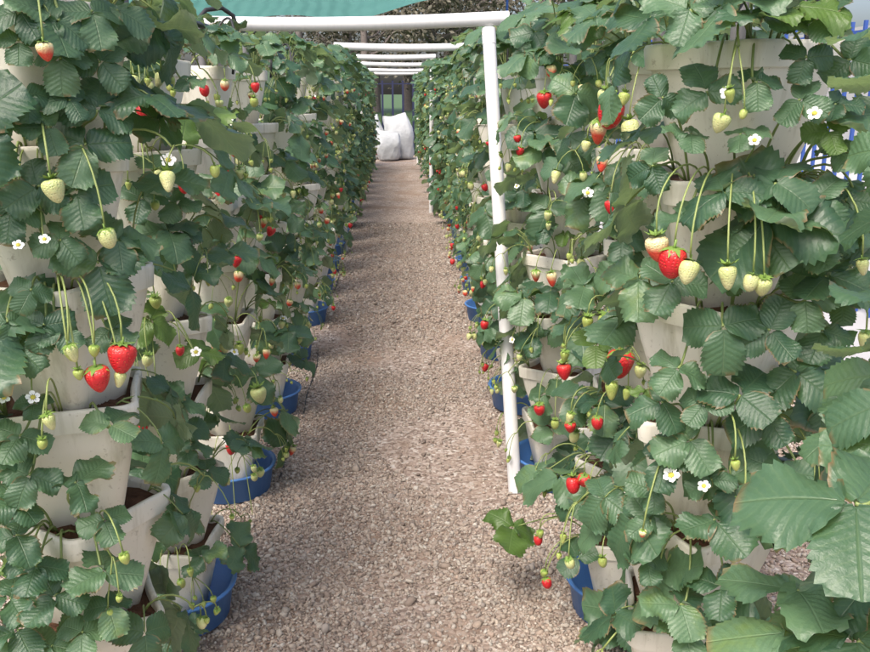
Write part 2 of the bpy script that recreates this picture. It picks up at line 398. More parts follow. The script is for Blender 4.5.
def basin_mesh():
    mb = MB(); n = 40
    ring = lambda r, z: [(r * math.cos(2 * math.pi * k / n), r * math.sin(2 * math.pi * k / n), z) for k in range(n)]
    loft(mb, [ring(.112, 0), (ring(.118, .003)), ring(.130, .078), ring(.138, .081), ring(.140, .086), ring(.137, .089), ring(.131, .088), ring(.126, .082), ring(.110, .012)], close_bottom=True, close_top=True)
    return mb.mesh('basin', [M['basin']])
BASIN = basin_mesh()

TOWERS = []      # (row, index, x, y, [ (pot object, yaw) ])
for row, X in ROWS.items():
    ks = range(-1, NT) if row == 'right' else range(NT)
    for k in ks:
        tr = random.Random(k * 13 + (5 if row == 'left' else 911))
        x = X + tr.uniform(-.012, .012); y = 1.16 + 0.655 * k + tr.uniform(-.02, .02)
        yaw0 = tr.uniform(-12, 12)
        if row == 'right': x += .10 * min(1, max(0, (k - 5) / 4))
        if k == 1: x, y = (0.535, 1.765) if row == 'right' else (-0.522, 1.79)
        if k == 0: yaw0, x, y = (30, 0.475, 1.21) if row == 'right' else (-25, -0.49, 1.20)
        which = ORD[k] + ' tower of the ' + row + ' row' if k >= 0 else 'tower beside the viewer'
        b = link('basin', BASIN, loc=(x, y, 0.003)); b.rotation_euler.z = tr.uniform(0, 6)
        tag(b, 'round blue plastic basin under the ' + which, 'basin', 'blue basins under the pot towers')
        mb = MB(); tube(mb, [(0, 0, 0.012), (0, 0, 1.40 + tr.uniform(-.02, .03))], 0.011, 10)
        tag(link('support_pole', mb.mesh('support_pole', [M['steel']]), loc=(x, y, 0)), 'grey metal pole rising through the ' + which, 'pole', 'poles through the pot towers')
        pots = []
        lean = (tr.uniform(-.006, .006), tr.uniform(-.006, .006))
        for i in range(NP):
            z = TOP - PITCH * (NP - 1 - i) + (.045 if (row, k) == ('left', 0) else 0)
            yaw = R(yaw0 + (45 if (NP - 1 - i) % 2 else 0) + tr.uniform(-6, 6))
            p = link('pot', POT, loc=(x + lean[0] * i, y + lean[1] * i, z)); p.rotation_euler = (R(tr.uniform(-1.6, 1.6)), R(tr.uniform(-1.6, 1.6)), yaw)
            tag(p, 'square white pot, %s of the %s' % (TIER[i], which), 'pot', 'white pots stacked in towers')
            link('soil', SOIL, p)
            pots.append((Vector(p.location), yaw, i))
        TOWERS.append((row, k, x, y, pots, which))

# ------------------------------------------------------------------ leaves, berries, flowers (shared pieces)
def leaflet(rr, Ln, Wd, fold=0.12, pleat=0.0022, bend=0.16, wave=0.006):
    nu, nv = 20, 8
    vs = []; uvs = []
    us = [(i / nu) ** 0.92 for i in range(nu + 1)]
    nrmz = 0.62 ** 0.62 * 0.38 ** 0.38
    ph = rr.uniform(0, 6); sk = rr.uniform(-.06, .06)
    a0, a1 = rr.uniform(-1, 1), rr.uniform(-1, 1)
    for i, u in enumerate(us):
        ue = min(max(u, 0.0015), 0.985)
        w = (ue ** 0.50) * ((1 - ue) ** 0.30) / (0.625 ** 0.50 * 0.375 ** 0.30)
        tooth = (1 if i % 2 else -1) * (1.0 if u > 0.2 else 0.2)
        for j in range(nv + 1):
            v = -1 + 2 * j / nv; av = abs(v)
            e = max(0, (av - 0.72) / 0.28)
            y = v * w * Wd / 2 * (1 + 0.055 * tooth * e)
            x = u * Ln + (0.028 * Ln * tooth * e if 0.2 < u < 0.99 else 0) - 0.10 * Ln * av * av * (1 - u) * w
            if i == nu: x = Ln * (0.985 - 0.02 * av)
            z = fold * abs(y) - bend * Ln * u * u + pleat * math.cos(2 * math.pi * 8 * (u - 0.30 * av)) * min(1, av * 3) * (1 - 0.4 * av ** 3) * (w)
            z += wave * math.sin(ph + 9 * u + 2.5 * v) * av * av + sk * y
            z -= (0.18 + 0.12 * a0 * math.sin(3 * u + a1)) * y * y / Wd * 2.2 * (1 if v > 0 else 1)
            vs.append((x, y, z)); uvs.append((u, (v + 1) / 2))
    f = [(i * (nv + 1) + j, (i + 1) * (nv + 1) + j, (i + 1) * (nv + 1) + j + 1, i * (nv + 1) + j + 1) for i in range(nu) for j in range(nv)]
    return vs, f, uvs
def trifoliate(rr, size=1.0, cup=0.0, fold=None, young=False):
    """blade: three leaflets meeting at the origin, middle one along +X, upper face +Z"""
    mb = MB()
    for q, ang in enumerate((0, rr.uniform(96, 118), -rr.uniform(96, 118))):
        Ln = (0.078 if q == 0 else 0.072) * size * rr.uniform(.92, 1.08); Wd = Ln * rr.uniform(.88, 1.06)
        fo = rr.uniform(.02, .30) if fold is None else fold
        vs, f, uv = leaflet(rr, Ln, Wd, fo, rr.uniform(.0006, .0016) * size, rr.uniform(-.10, .38), rr.uniform(.002, .012) * size)
        m = rotz(R(ang + rr.uniform(-8, 8))) @ Matrix.Translation((0.007 * size if q == 0 else 0.003 * size, 0, 0)) @ Matrix.Rotation(R(rr.uniform(-10, 22) - cup), 4, 'Y') @ Matrix.Rotation(R(rr.uniform(-16, 16)), 4, 'X')
        vv = np.array(vs) @ np.array(m)[:3, :3].T + np.array(m)[:3, 3]
        mb.add(vv, f, 0, uv, rr.uniform(-.12, .12))
    return mb
def leaf_variant(rr, kind):
    """stalk from the crown at the origin, reaching out along +X"""
    young = kind == 'young'
    if kind == 'spread': r, h, tilt = rr.uniform(.07, .13), rr.uniform(.03, .09), rr.uniform(20, 55)
    elif kind == 'droop': r, h, tilt = rr.uniform(.055, .11), rr.uniform(-.085, -.01), rr.uniform(45, 82)
    elif kind == 'up': r, h, tilt = rr.uniform(.03, .10), rr.uniform(.11, .20), rr.uniform(0, 45)
    else: r, h, tilt = rr.uniform(.02, .05), rr.uniform(.05, .09), rr.uniform(0, 40)
    end = Vector((r, rr.uniform(-.02, .02), h))
    n = Vector((math.sin(R(tilt)), rr.uniform(-.25, .25), math.cos(R(tilt))))
    yaw = rr.uniform(-40, 40)
    d = Matrix.Rotation(R(yaw), 3, n) @ Vector((math.cos(R(tilt)), 0, -math.sin(R(tilt))))
    mb = MB()
    lift = max(h, 0) + rr.uniform(.025, .05)
    tube(mb, bez((0, 0, 0), (r * .25, 0, lift * .8), end - d * .03 + n * 0.008, end, 7), [0.0021, 0.002, .0019, .0018, .0017, .0016, .0016, .0015], 5, 1, uv=True)
    b = trifoliate(rr, rr.uniform(.72, 1.3) if not young else rr.uniform(.4, .6), 0 if not young else -25, None if not young else rr.uniform(.4, .8))
    mb.addmb(b, frame(d, n, end)); mb.centre = end + d * .02
    return mb
lr = random.Random(21)
LEAF_MB = {k: [leaf_variant(lr, k) for _ in range(n)] for k, n in (('spread', 18), ('droop', 18), ('up', 12), ('young', 6))}
LEAF = {k: [m.mesh('leaf', [M['young' if k == 'young' else 'leaf'], M['petiole']]) for m in ms] for k, ms in LEAF_MB.items()}
BLADE_MB = [trifoliate(lr, 1.0) for _ in range(24)]
BLADE = [m.mesh('leaf', [M['leaf']]) for m in BLADE_MB]
BRIGHT = [m.mesh('leaf', [M['young']]) for m in BLADE_MB[:8]]  # brighter green blades; light shining through the leaf is put into the colour

def berry_mb(rr, shape):
    mb = MB(); n = 14; rings = []
    prof = {0: [(0.12, .02), (.30, .0), (.42, -.08), (.46, -.2), (.45, -.34), (.40, -.52), (.31, -.72), (.2, -.88), (.09, -.975), (.02, -1.0)],
            1: [(0.12, .02), (.28, .0), (.38, -.08), (.43, -.22), (.44, -.4), (.41, -.58), (.34, -.76), (.23, -.9), (.1, -.98), (.02, -1.0)],
            2: [(0.12, .02), (.27, .0), (.35, -.08), (.38, -.2), (.36, -.36), (.30, -.55), (.23, -.74), (.15, -.9), (.07, -.98), (.02, -1.0)]}[shape]
    a, b = rr.uniform(.03, .07), rr.uniform(0, 6)
    for r, z in prof:
        rings.append([(r * math.cos(2 * math.pi * k / n) * (1 + a * math.cos(2 * (2 * math.pi * k / n) + b)) + .05 * z * z * math.sin(b), r * math.sin(2 * math.pi * k / n), z) for k in range(n)])
    loft(mb, rings[::-1], 0, True, True)
    return mb
BERRY_MB = [berry_mb(lr, s) for s in (0, 1, 2)]
BERRY = {c: [m.mesh('berry', [M[c]]) for m in BERRY_MB] for c in ('red', 'half', 'pale', 'green')}
def calyx_mb(rr, refl):
    mb = MB()
    for k in range(9):
        a = 2 * math.pi * k / 9 + rr.uniform(-.15, .15); l = rr.uniform(.42, .6)
        pts = [(0.03, -.07, .03), (0.03, .07, .03), (l * .5, -.1, .06 + refl * .1), (l * .5, .1, .06 + refl * .1), (l, 0, refl * .32 + rr.uniform(-.06, .08))]
        v = np.array(pts) @ np.array(rotz(a))[:3, :3].T
        mb.add(v, [(0, 2, 3, 1), (2, 4, 3)])
    tube(mb, [(0, 0, 0), (0.01, 0, .12), (.03, 0, .3)], [.07, .05, .045], 6)
    return mb
CALYX_MB = [calyx_mb(lr, q) for q in (-.5, .2, 0.8)]
CALYX = [m.mesh('calyx', [M['calyx']]) for m in CALYX_MB]
def flower_mb(rr):
    mb = MB()          # 5 petals facing +Z, radius 1
    for k in range(5):
        a = 2 * math.pi * k / 5
        ring = [(.22, -.09, .0), (.5, -.36, .09), (.8, -.36, .12), (1, 0, .06), (.8, .36, .12), (.5, .36, .09), (.22, .09, 0)]
        v = [(0.6, 0, .05)] + ring
        v = np.array(v) @ np.array(Matrix.Rotation(R(rr.uniform(-14, 6)), 3, 'Y')).T @ np.array(rotz(a))[:3, :3].T
        mb.add(v, [(0, i, i + 1) for i in range(1, 7)], 0)
    n = 10
    rings = [[(r * math.cos(2 * math.pi * k / n), r * math.sin(2 * math.pi * k / n), z) for k in range(n)] for r, z in ((.32, -.04), (.34, .08), (.24, .2), (.06, .26))]
    loft(mb, rings, 1, True, True)
    for k in range(5):
        a = 2 * math.pi * (k + .5) / 5
        v = np.array([(0, -.15, -.08), (0, .15, -.08), (.75, 0, -.05)]) @ np.array(rotz(a))[:3, :3].T
        mb.add(v, [(0, 2, 1)], 2)
    tube(mb, [(0, 0, -.05), (.02, 0, -.5)], [.12, .07], 5, 2)
    return mb
FLOWER_MB = [flower_mb(lr) for _ in range(3)]
FLOWER = [m.mesh('flower', [M['petal'], M['pollen'], M['calyx']]) for m in FLOWER_MB]

def truss_variant(rr):
    """fruit stalk from the crown at the origin, over the rim along +X and down; tips carry fruit"""
    mb = MB(); tips = []
    r = rr.uniform(.07, .10); drop = rr.uniform(.02, .09)
    node = Vector((r, rr.uniform(-.02, .02), -drop * .3 + .01))
    tube(mb, bez((0, 0, 0), (r * .3, 0, rr.uniform(.03, .06)), (r * .8, 0, .03), node, 7), .0016, 5)
    for k in range(rr.choice((2, 2, 3, 3, 4))):
        e = node + Vector((rr.uniform(-.005, .035), rr.uniform(-.05, .05), -drop * rr.uniform(.35, 1.2) - .008))
        tube(mb, bez(node, node + Vector((.012, 0, .008)), e + Vector((0, 0, .025)), e, 5), .0011, 4)
        tips.append(e)
    return mb, tips
TRUSS_MB = [truss_variant(lr) for _ in range(12)]
TRUSS = [(m.mesh('fruit_stalk', [M['stem']]), tips) for m, tips in TRUSS_MB]

def put_berry(plant, at, size, colour, rr, swing=None):
    """hanging berry with its green calyx"""
    sw = swing if swing is not None else (rr.uniform(-22, 22), rr.uniform(-22, 22))
    mx = Matrix.Translation(at) @ Matrix.Rotation(R(sw[0]), 4, 'X') @ Matrix.Rotation(R(sw[1]), 4, 'Y') @ rotz(rr.uniform(0, 6.28)) @ Matrix.Scale(size, 4)
    o = link('berry', rr.choice(BERRY[colour][:2] if colour == 'red' else BERRY[colour]), plant, mx)
    link('calyx', rr.choice(CALYX), o)
    return o
def pick_colour(rr):
    return rr.choices(('red', 'half', 'pale', 'green'), (0.065, 0.085, 0.25, 0.60))[0]
BSIZE = {'red': (.024, .034), 'half': (.022, .03), 'pale': (.018, .027), 'green': (.009, .017)}

# far plants are single meshes: a few variants of the growth in one pot
def far_plant(rr, top):
    mb = MB(); MT = [M['leaf'], M['petiole'], M['stem'], M['red'], M['pale'], M['petal']]
    for c in range(4):
        a = math.pi / 4 + c * math.pi / 2
        cm = rotz(a) @ Matrix.Translation((.099, 0, -.004))
        for _ in range(6 if top else 3):
            k = rr.choice(['up', 'up', 'up', 'spread', 'droop'] if top else ['spread', 'spread', 'droop', 'droop', 'up'])
            mb.addmb(rr.choice(LEAF_MB[k]), cm @ rotz(R(rr.uniform(-85, 85))) @ Matrix.Scale(rr.uniform(.85, 1.2), 4))
        for _ in range(rr.choice((1, 1, 2))):
            tm, tips = rr.choice(TRUSS_MB); m = cm @ rotz(R(rr.uniform(-50, 50)))
            o = MB(); o.v = tm.v; o.f = tm.f; o.m = [2] * len(tm.f); o.uv = tm.uv; o.r = tm.r; o.n = tm.n; o.sm = tm.sm
            mb.addmb(o, m)
            for e in tips:
                col = rr.choice((3, 4, 4, 4, 4, 4, 4)); s = rr.uniform(.014, .028)
                bm_ = BERRY_MB[rr.randrange(3)]
                o = MB(); o.v = bm_.v; o.f = bm_.f; o.m = [col] * len(bm_.f); o.uv = bm_.uv; o.r = bm_.r; o.n = bm_.n; o.sm = bm_.sm
                mb.addmb(o, m @ Matrix.Translation(e) @ Matrix.Scale(s, 4))
    return mb.mesh('strawberry_plant', MT)
fr = random.Random(77)
FAR = [far_plant(fr, False) for _ in range(5)]; FARTOP = [far_plant(fr, True) for _ in range(3)]

# ------------------------------------------------------------------ plants in the pots
NEAR_Y = 7.3
PLANTS = {}
#BARE0  pot faces that stay uncovered (centre, radius)
BARE = [
 (Vector((-0.464,1.052,0.967)), 0.031), (Vector((-0.430,1.063,0.769)), 0.055), (Vector((-0.461,1.053,0.637)), 0.048),
 (Vector((-0.427,1.674,0.583)), 0.074), (Vector((-0.423,1.677,0.764)), 0.052), (Vector((-0.390,1.718,0.925)), 0.048),
 (Vector((-0.369,1.111,1.071)), 0.028), (Vector((-0.437,1.667,0.289)), 0.073), (Vector((-0.428,1.673,0.138)), 0.057),
 (Vector((-0.449,1.056,0.520)), 0.036), (Vector((-0.421,2.346,0.159)), 0.065), (Vector((-0.452,2.330,0.324)), 0.064),
 (Vector((-0.436,2.992,1.249)), 0.067), (Vector((-0.427,1.064,1.251)), 0.023), (Vector((-0.415,1.685,1.258)), 0.034),
 (Vector((-0.356,1.133,1.145)), 0.018), (Vector((0.364,1.109,1.231)), 0.048), (Vector((0.447,1.063,1.235)), 0.046),
 (Vector((0.363,1.111,1.080)), 0.026), (Vector((0.398,1.703,0.916)), 0.049), (Vector((0.503,1.063,0.893)), 0.032),
 (Vector((0.384,1.091,0.901)), 0.032), (Vector((0.432,1.066,0.550)), 0.046), (Vector((0.407,1.687,0.448)), 0.065),
 (Vector((0.405,1.690,0.266)), 0.058), (Vector((0.437,1.652,0.125)), 0.062), (Vector((0.400,1.699,1.247)), 0.039),
 (Vector((0.449,1.062,0.745)), 0.037), (Vector((0.380,1.094,1.120)), 0.021), (Vector((-0.454,2.329,0.651)), 0.042),
 (Vector((0.424,1.664,1.164)), 0.065), (Vector((0.461,1.634,0.665)), 0.070), (Vector((0.373,1.100,0.979)), 0.027),]
#BARE1
for row, k, x, y, pots, which in TOWERS:
    side = 1 if row == 'left' else -1               # the aisle lies at +X of the left row
    for loc, yaw, i in pots:
        pr = random.Random(k * 97 + i * 7 + (1000 if row == 'left' else 0))
        top = i == NP - 1
        lab = 'strawberry plant in the %s pot of the %s' % (TIER[i], which)
        if y > NEAR_Y:
            p = link('strawberry_plant', pr.choice(FARTOP if top else FAR), loc=loc)
            p.rotation_euler.z = yaw + pr.randrange(4) * math.pi / 2; s = pr.uniform(.95, 1.15); p.scale = (s, s, s)
            tag(p, lab, 'plant', 'strawberry plants in the pots'); continue
        if k == -1 and i not in (3, 4, 5, 6): continue
        p = link('strawberry_plant', None, loc=loc); p.empty_display_size = .05
        tag(p, lab, 'plant', 'strawberry plants in the pots')
        crowns = []
        for c in range(4):
            a = yaw + math.pi / 4 + c * math.pi / 2
            crowns.append((Vector((math.cos(a) * .099, math.sin(a) * .099, -.004)), a))
        PLANTS[(row, k, i)] = (p, crowns)
        if k == -1: continue                        # beside the viewer: leaves placed one by one below
        hero = k <= 1
        for pos, a in crowns:
            facing = math.cos(a) * side - 0.45 * math.sin(a)        # towards the aisle and the viewer
            n = (6 if top else 4) if facing > -.3 else 3
            if hero and facing > 0: n = 4 if top else 2
            elif k < 8 and facing > .3 and not top: n = pr.choice((2, 2, 3, 3))
            if i == 0 and facing > .1: n = 1
            for _ in range(n):
                kind = pr.choices(('spread', 'droop', 'up', 'young'), (.2, .05, .68, .07) if top else (.34, .40, .16, .10))[0]
                az = a + R(pr.uniform(-80, 80)); s = pr.uniform(.75, 1.12)
                if top and row == 'left' and k in (2, 3): s *= .66
                if facing > 0 and hero: s *= .8
                elif facing > .6 and not top and pr.random() < .5: s *= .85
                vi = pr.randrange(len(LEAF[kind])); mx = Matrix.Translation(pos) @ rotz(az) @ Matrix.Scale(s, 4)
                if k < 4 and any((loc + mx @ LEAF_MB[kind][vi].centre - cp).length < cr_ + .035 * s for cp, cr_ in BARE): continue
                link('leaf', LEAF[kind][vi], p, mx)
            if facing > -.2:
                for _ in range(pr.choice((1, 2, 2)) if not hero else pr.choice((0, 1, 1))):
                    me, tips = pr.choice(TRUSS); mx = Matrix.Translation(pos) @ rotz(a + R(pr.uniform(-55, 55)))
                    link('fruit_stalk', me, p, mx)
                    for e in tips:
                        at = mx @ e; q = pr.random()
                        if q < .07:
                            fm = frame(Vector((pr.uniform(-1, 1), pr.uniform(-1, 1), .3)), Vector((math.cos(a), math.sin(a), pr.uniform(.2, 1))), at, pr.uniform(.010, .013))
                            link('flower', pr.choice(FLOWER), p, fm)
                        else:
                            col = pick_colour(pr) if not hero else pr.choice(('green', 'green', 'pale'))
                            put_berry(p, at, pr.uniform(*BSIZE[col]), col, pr)

# single leaves, fruit and flowers that stand out on the nearest towers (world positions)
# leaf: row, tower, pot, junction of the leaflets, direction of the middle leaflet, upper side, size
LEAVES = [
 ('l',0,5,-0.419,1.029,1.197,0.171,-0.458,-0.872,0.516,-0.712,0.475,0.425,0), ('l',0,5,-0.355,1.073,1.177,-0.055,0.61,0.79,0.45,-0.691,0.565,0.555,0),
 ('l',1,6,-0.458,1.627,1.283,0.557,0.745,0.366,0.244,-0.568,0.786,0.689,0), ('l',1,5,-0.443,1.634,1.054,0.97,0.239,0.037,0.107,-0.562,0.82,0.864,0),
 ('l',1,4,-0.471,1.622,1.006,-0.221,-0.592,-0.775,0.044,-0.8,0.598,0.528,0), ('l',1,4,-0.416,1.65,0.992,0.987,0.097,-0.127,0.159,-0.662,0.732,0.539,0),
 ('l',0,5,-0.369,1.06,1.137,-0.118,-0.444,-0.888,0.291,-0.871,0.397,0.616,0), ('l',0,5,-0.418,1.029,1.091,-0.791,-0.415,-0.45,0.147,-0.842,0.518,0.483,0),
 ('l',0,5,-0.382,1.05,1.084,0.107,-0.358,-0.927,0.123,-0.921,0.37,0.587,0), ('l',1,5,-0.39,1.675,1.16,0.824,0.544,-0.158,0.411,-0.382,0.828,0.968,1),
 ('l',0,6,-0.42,1.029,1.254,0.034,-0.303,-0.952,0.468,-0.837,0.283,0.346,0), ('l',1,6,-0.387,1.679,1.219,0.988,-0.101,-0.113,0.046,-0.507,0.86,0.433,0),
 ('l',0,4,-0.369,1.06,0.993,0.293,-0.431,-0.853,0.285,-0.813,0.508,0.702,0), ('l',0,4,-0.349,1.081,1.018,0.775,0.632,-0.024,0.491,-0.578,0.651,0.647,0),
 ('l',0,4,-0.439,1.022,0.968,-0.161,-0.791,-0.591,0.526,-0.575,0.627,0.34,0), ('l',1,4,-0.429,1.642,0.899,0.921,0.3,-0.25,0.388,-0.621,0.682,0.693,0),
 ('l',1,4,-0.4,1.665,0.855,0.947,-0.149,-0.284,0.14,-0.607,0.783,0.657,0), ('l',0,3,-0.374,1.056,0.778,0.301,0.846,0.441,0.24,-0.515,0.823,0.503,0),
 ('l',1,2,-0.486,1.619,0.62,0.892,0.44,-0.102,0.254,-0.301,0.919,0.689,0), ('l',1,2,-0.441,1.635,0.59,0.979,0.157,0.131,-0.067,-0.361,0.93,0.673,0),
 ('l',1,2,-0.445,1.633,0.53,0.91,0.415,-0.004,0.204,-0.439,0.875,0.678,0), ('l',0,3,-0.452,1.019,0.825,0.144,-0.744,-0.652,0.215,-0.62,0.755,0.304,0),
 ('l',1,3,-0.397,1.668,0.689,-0.102,0.882,0.46,0.345,-0.402,0.848,0.624,1), ('l',0,4,-0.43,1.025,0.923,-0.145,-0.516,-0.844,0.154,-0.855,0.496,0.408,0),
 ('l',1,3,-0.477,1.621,0.769,0.928,0.033,-0.371,0.318,-0.586,0.745,0.698,1), ('l',0,4,-0.469,1.016,0.93,0.181,-0.513,-0.839,0.551,-0.654,0.519,0.403,0),
 ('l',0,3,-0.468,1.016,0.728,-0.125,-0.822,-0.555,0.18,-0.569,0.802,0.506,0), ('l',0,2,-0.417,1.03,0.71,0.551,0.834,0.034,0.416,-0.31,0.855,0.549,0),
 ('l',1,1,-0.517,1.615,0.46,0.936,0.095,-0.339,0.352,-0.273,0.895,0.939,0), ('l',0,2,-0.495,1.015,0.644,-0.963,-0.252,-0.093,-0.003,-0.336,0.942,0.549,0),
 ('l',0,2,-0.398,1.039,0.572,-0.321,0.906,0.275,0.268,-0.191,0.944,0.59,0), ('l',0,2,-0.458,1.018,0.551,-0.471,-0.767,-0.436,0.02,-0.503,0.864,0.512,0),
 ('l',1,0,-0.59,1.629,0.076,-0.973,-0.149,0.174,0.226,-0.484,0.846,0.666,0), ('l',1,0,-0.487,1.619,0.077,0.973,0.226,-0.049,0.126,-0.343,0.931,0.72,0),
 ('l',1,1,-0.469,1.623,0.356,0.999,0.005,0.036,-0.035,-0.157,0.987,0.586,0), ('l',1,0,-0.538,1.616,0.159,0.675,-0.615,-0.409,0.114,-0.461,0.88,0.682,0),
 ('l',1,2,-0.433,1.639,0.496,0.856,0.505,-0.109,0.301,-0.317,0.899,0.658,0), ('l',1,0,-0.425,1.644,0.239,0.984,0.179,0.015,0.048,-0.345,0.937,0.659,0),
 ('l',0,1,-0.512,1.016,0.502,-0.824,-0.539,-0.176,0.111,-0.458,0.882,0.516,0), ('l',0,1,-0.431,1.025,0.49,0.113,-0.899,-0.423,0.328,-0.368,0.87,0.488,0),
 ('l',0,6,-0.381,1.05,1.277,-0.479,-0.66,-0.578,0.317,-0.745,0.587,0.499,0), ('l',0,6,-0.351,1.078,1.289,0.452,-0.441,-0.775,0.441,-0.645,0.624,0.542,0),
 ('l',0,6,-0.415,1.031,1.284,-0.89,-0.421,-0.175,0.248,-0.769,0.589,0.487,0), ('l',0,6,-0.33,1.107,1.293,0.962,-0.108,-0.25,0.153,-0.545,0.824,0.464,0),
 ('l',1,6,-0.42,1.648,1.297,0.874,0.475,-0.099,0.348,-0.47,0.811,0.604,0), ('r',0,6,0.38,1.051,1.198,-0.087,0.553,0.829,-0.329,-0.801,0.5,0.528,0),
 ('r',0,6,0.432,1.03,1.209,0.913,-0.102,0.396,-0.352,-0.689,0.634,0.411,0), ('r',0,5,0.407,1.038,1.078,0.013,0.828,0.561,-0.407,-0.508,0.759,0.681,0),
 ('r',0,5,0.465,1.025,1.091,0.404,0.617,0.675,-0.539,-0.435,0.721,0.72,0), ('r',0,5,0.367,1.06,1.148,-0.951,0.276,0.137,0.069,-0.244,0.967,0.412,0),
 ('r',0,5,0.42,1.033,1.149,0.897,-0.306,0.32,-0.38,-0.162,0.911,0.403,0), ('r',0,6,0.419,1.034,1.286,0.937,-0.341,-0.076,-0.016,-0.259,0.966,0.688,0),
 ('r',0,6,0.466,1.025,1.292,0.832,-0.544,0.11,-0.321,-0.31,0.895,0.653,1), ('r',0,5,0.527,1.032,1.154,0.239,-0.585,-0.775,-0.221,-0.81,0.543,0.389,1),
 ('r',0,5,0.534,1.035,1.184,0.867,-0.473,0.158,-0.356,-0.365,0.86,0.371,0), ('r',0,6,0.486,1.025,1.237,-0.348,-0.314,-0.883,-0.227,-0.886,0.405,0.362,0),
 ('r',0,5,0.337,1.087,1.191,-0.778,-0.009,-0.628,-0.273,-0.896,0.351,0.417,0), ('r',0,5,0.332,1.093,1.106,-0.904,0.2,-0.377,-0.393,-0.733,0.555,0.461,0),
 ('r',0,4,0.42,1.033,0.908,-0.101,-0.595,-0.797,-0.217,-0.769,0.602,0.675,0), ('r',0,4,0.517,1.03,1.018,0.851,0.148,0.503,-0.299,-0.651,0.698,0.545,0),
 ('r',0,5,0.461,1.026,1.026,0.432,-0.512,-0.742,-0.312,-0.857,0.41,0.589,0), ('r',0,4,0.524,1.032,0.942,0.903,-0.236,0.358,-0.417,-0.678,0.605,0.541,0),
 ('r',0,4,0.552,1.042,0.971,0.693,-0.717,0.075,-0.426,-0.322,0.846,0.69,0), ('r',0,4,0.36,1.065,0.96,-0.602,-0.513,-0.612,-0.19,-0.652,0.734,0.517,0),
 ('r',0,5,0.367,1.06,1.046,0.541,0.717,0.439,-0.369,-0.267,0.89,0.504,0), ('r',0,4,0.374,1.055,0.845,-0.691,-0.513,-0.509,-0.152,-0.586,0.796,0.527,0),
 ('r',0,3,0.449,1.027,0.816,0.727,0.461,0.509,-0.223,-0.543,0.81,0.62,0), ('r',0,4,0.522,1.031,0.845,0.619,-0.734,-0.278,-0.432,-0.615,0.66,0.721,0),
 ('r',0,3,0.359,1.066,0.793,-0.992,-0.034,-0.118,-0.078,-0.57,0.818,0.538,0), ('r',0,3,0.406,1.038,0.8,-0.585,-0.468,-0.663,-0.417,-0.528,0.74,0.441,0),
 ('r',1,3,0.479,1.599,0.804,-0.945,0.095,-0.312,-0.292,-0.671,0.681,0.754,0), ('r',0,2,0.433,1.03,0.634,0.464,-0.803,-0.373,-0.09,-0.462,0.882,0.684,0),
 ('r',0,3,0.423,1.032,0.695,0.218,0.881,0.421,-0.274,-0.358,0.892,0.45,0), ('r',0,2,0.451,1.027,0.53,-0.737,0.64,0.219,-0.141,-0.462,0.876,0.556,0),
 ('r',0,2,0.399,1.041,0.496,-0.982,0.183,-0.046,-0.083,-0.202,0.976,0.656,0), ('r',0,1,0.407,1.038,0.459,-0.119,-0.918,-0.378,0.033,-0.384,0.923,0.569,0),
 ('r',0,2,0.356,1.069,0.615,-0.292,0.79,0.539,0.038,-0.554,0.832,0.507,0), ('r',0,2,0.356,1.069,0.551,-0.125,-0.698,-0.706,-0.133,-0.693,0.709,0.423,0),
 ('r',0,2,0.358,1.067,0.662,-0.874,0.43,0.226,-0.064,-0.563,0.824,0.43,0), ('r',0,3,0.484,1.025,0.788,-0.879,0.247,-0.407,-0.476,-0.483,0.735,0.608,0),
 ('r',0,3,0.515,1.029,0.706,-0.375,-0.653,-0.658,-0.241,-0.616,0.75,0.588,0), ('r',0,4,0.478,1.025,0.904,0.55,-0.584,-0.597,-0.214,-0.789,0.575,0.558,0),
 ('r',0,3,0.394,1.044,0.746,-0.927,-0.024,-0.374,-0.302,-0.544,0.783,0.621,0), ('r',0,3,0.37,1.058,0.719,-0.515,-0.574,-0.637,-0.225,-0.626,0.746,0.562,0),
 ('r',2,2,0.437,2.309,0.66,0.993,0.009,0.121,-0.11,-0.361,0.926,1.116,0), ('r',1,3,0.385,1.675,0.815,0.993,0.115,-0.04,0.091,-0.478,0.874,0.915,0),
 ('r',2,2,0.369,2.359,0.625,-0.908,0.413,0.066,-0.2,-0.568,0.798,1.031,0), ('r',2,2,0.395,2.334,0.515,-0.98,0.185,-0.071,-0.162,-0.538,0.827,0.775,0),
 ('r',1,3,0.408,1.644,0.699,0.919,-0.224,0.325,-0.39,-0.383,0.837,0.733,1), ('r',1,2,0.379,1.686,0.574,-0.314,-0.634,-0.706,-0.213,-0.678,0.704,0.791,0),
 ('r',2,3,0.416,2.319,0.833,-0.969,0.226,0.103,-0.073,-0.654,0.753,0.603,0), ('r',1,4,0.441,1.617,0.92,0.991,0.107,0.082,0.009,-0.657,0.753,0.648,0),
 ('r',1,0,0.272,1.805,0.202,-0.383,-0.873,-0.301,0.141,-0.378,0.915,0.882,1), ('r',1,1,0.364,1.73,0.367,-0.977,0.157,-0.141,-0.184,-0.308,0.934,1.034,0),
 ('r',1,1,0.501,1.593,0.323,-0.802,0.496,0.332,0.066,-0.479,0.875,0.973,0), ('r',1,1,0.487,1.597,0.41,-0.954,0.137,-0.265,-0.293,-0.263,0.919,0.961,0),
 ('r',1,2,0.483,1.598,0.495,-0.891,0.416,0.179,0.005,-0.386,0.923,1.055,0), ('r',1,1,0.388,1.669,0.334,-0.94,0.035,-0.341,-0.314,-0.485,0.816,0.588,0),
 ('r',1,0,0.396,1.658,0.203,-0.388,0.844,0.37,-0.187,-0.465,0.865,0.596,0), ('r',1,0,0.479,1.599,0.143,0.221,0.855,0.469,-0.369,-0.371,0.852,0.528,0),
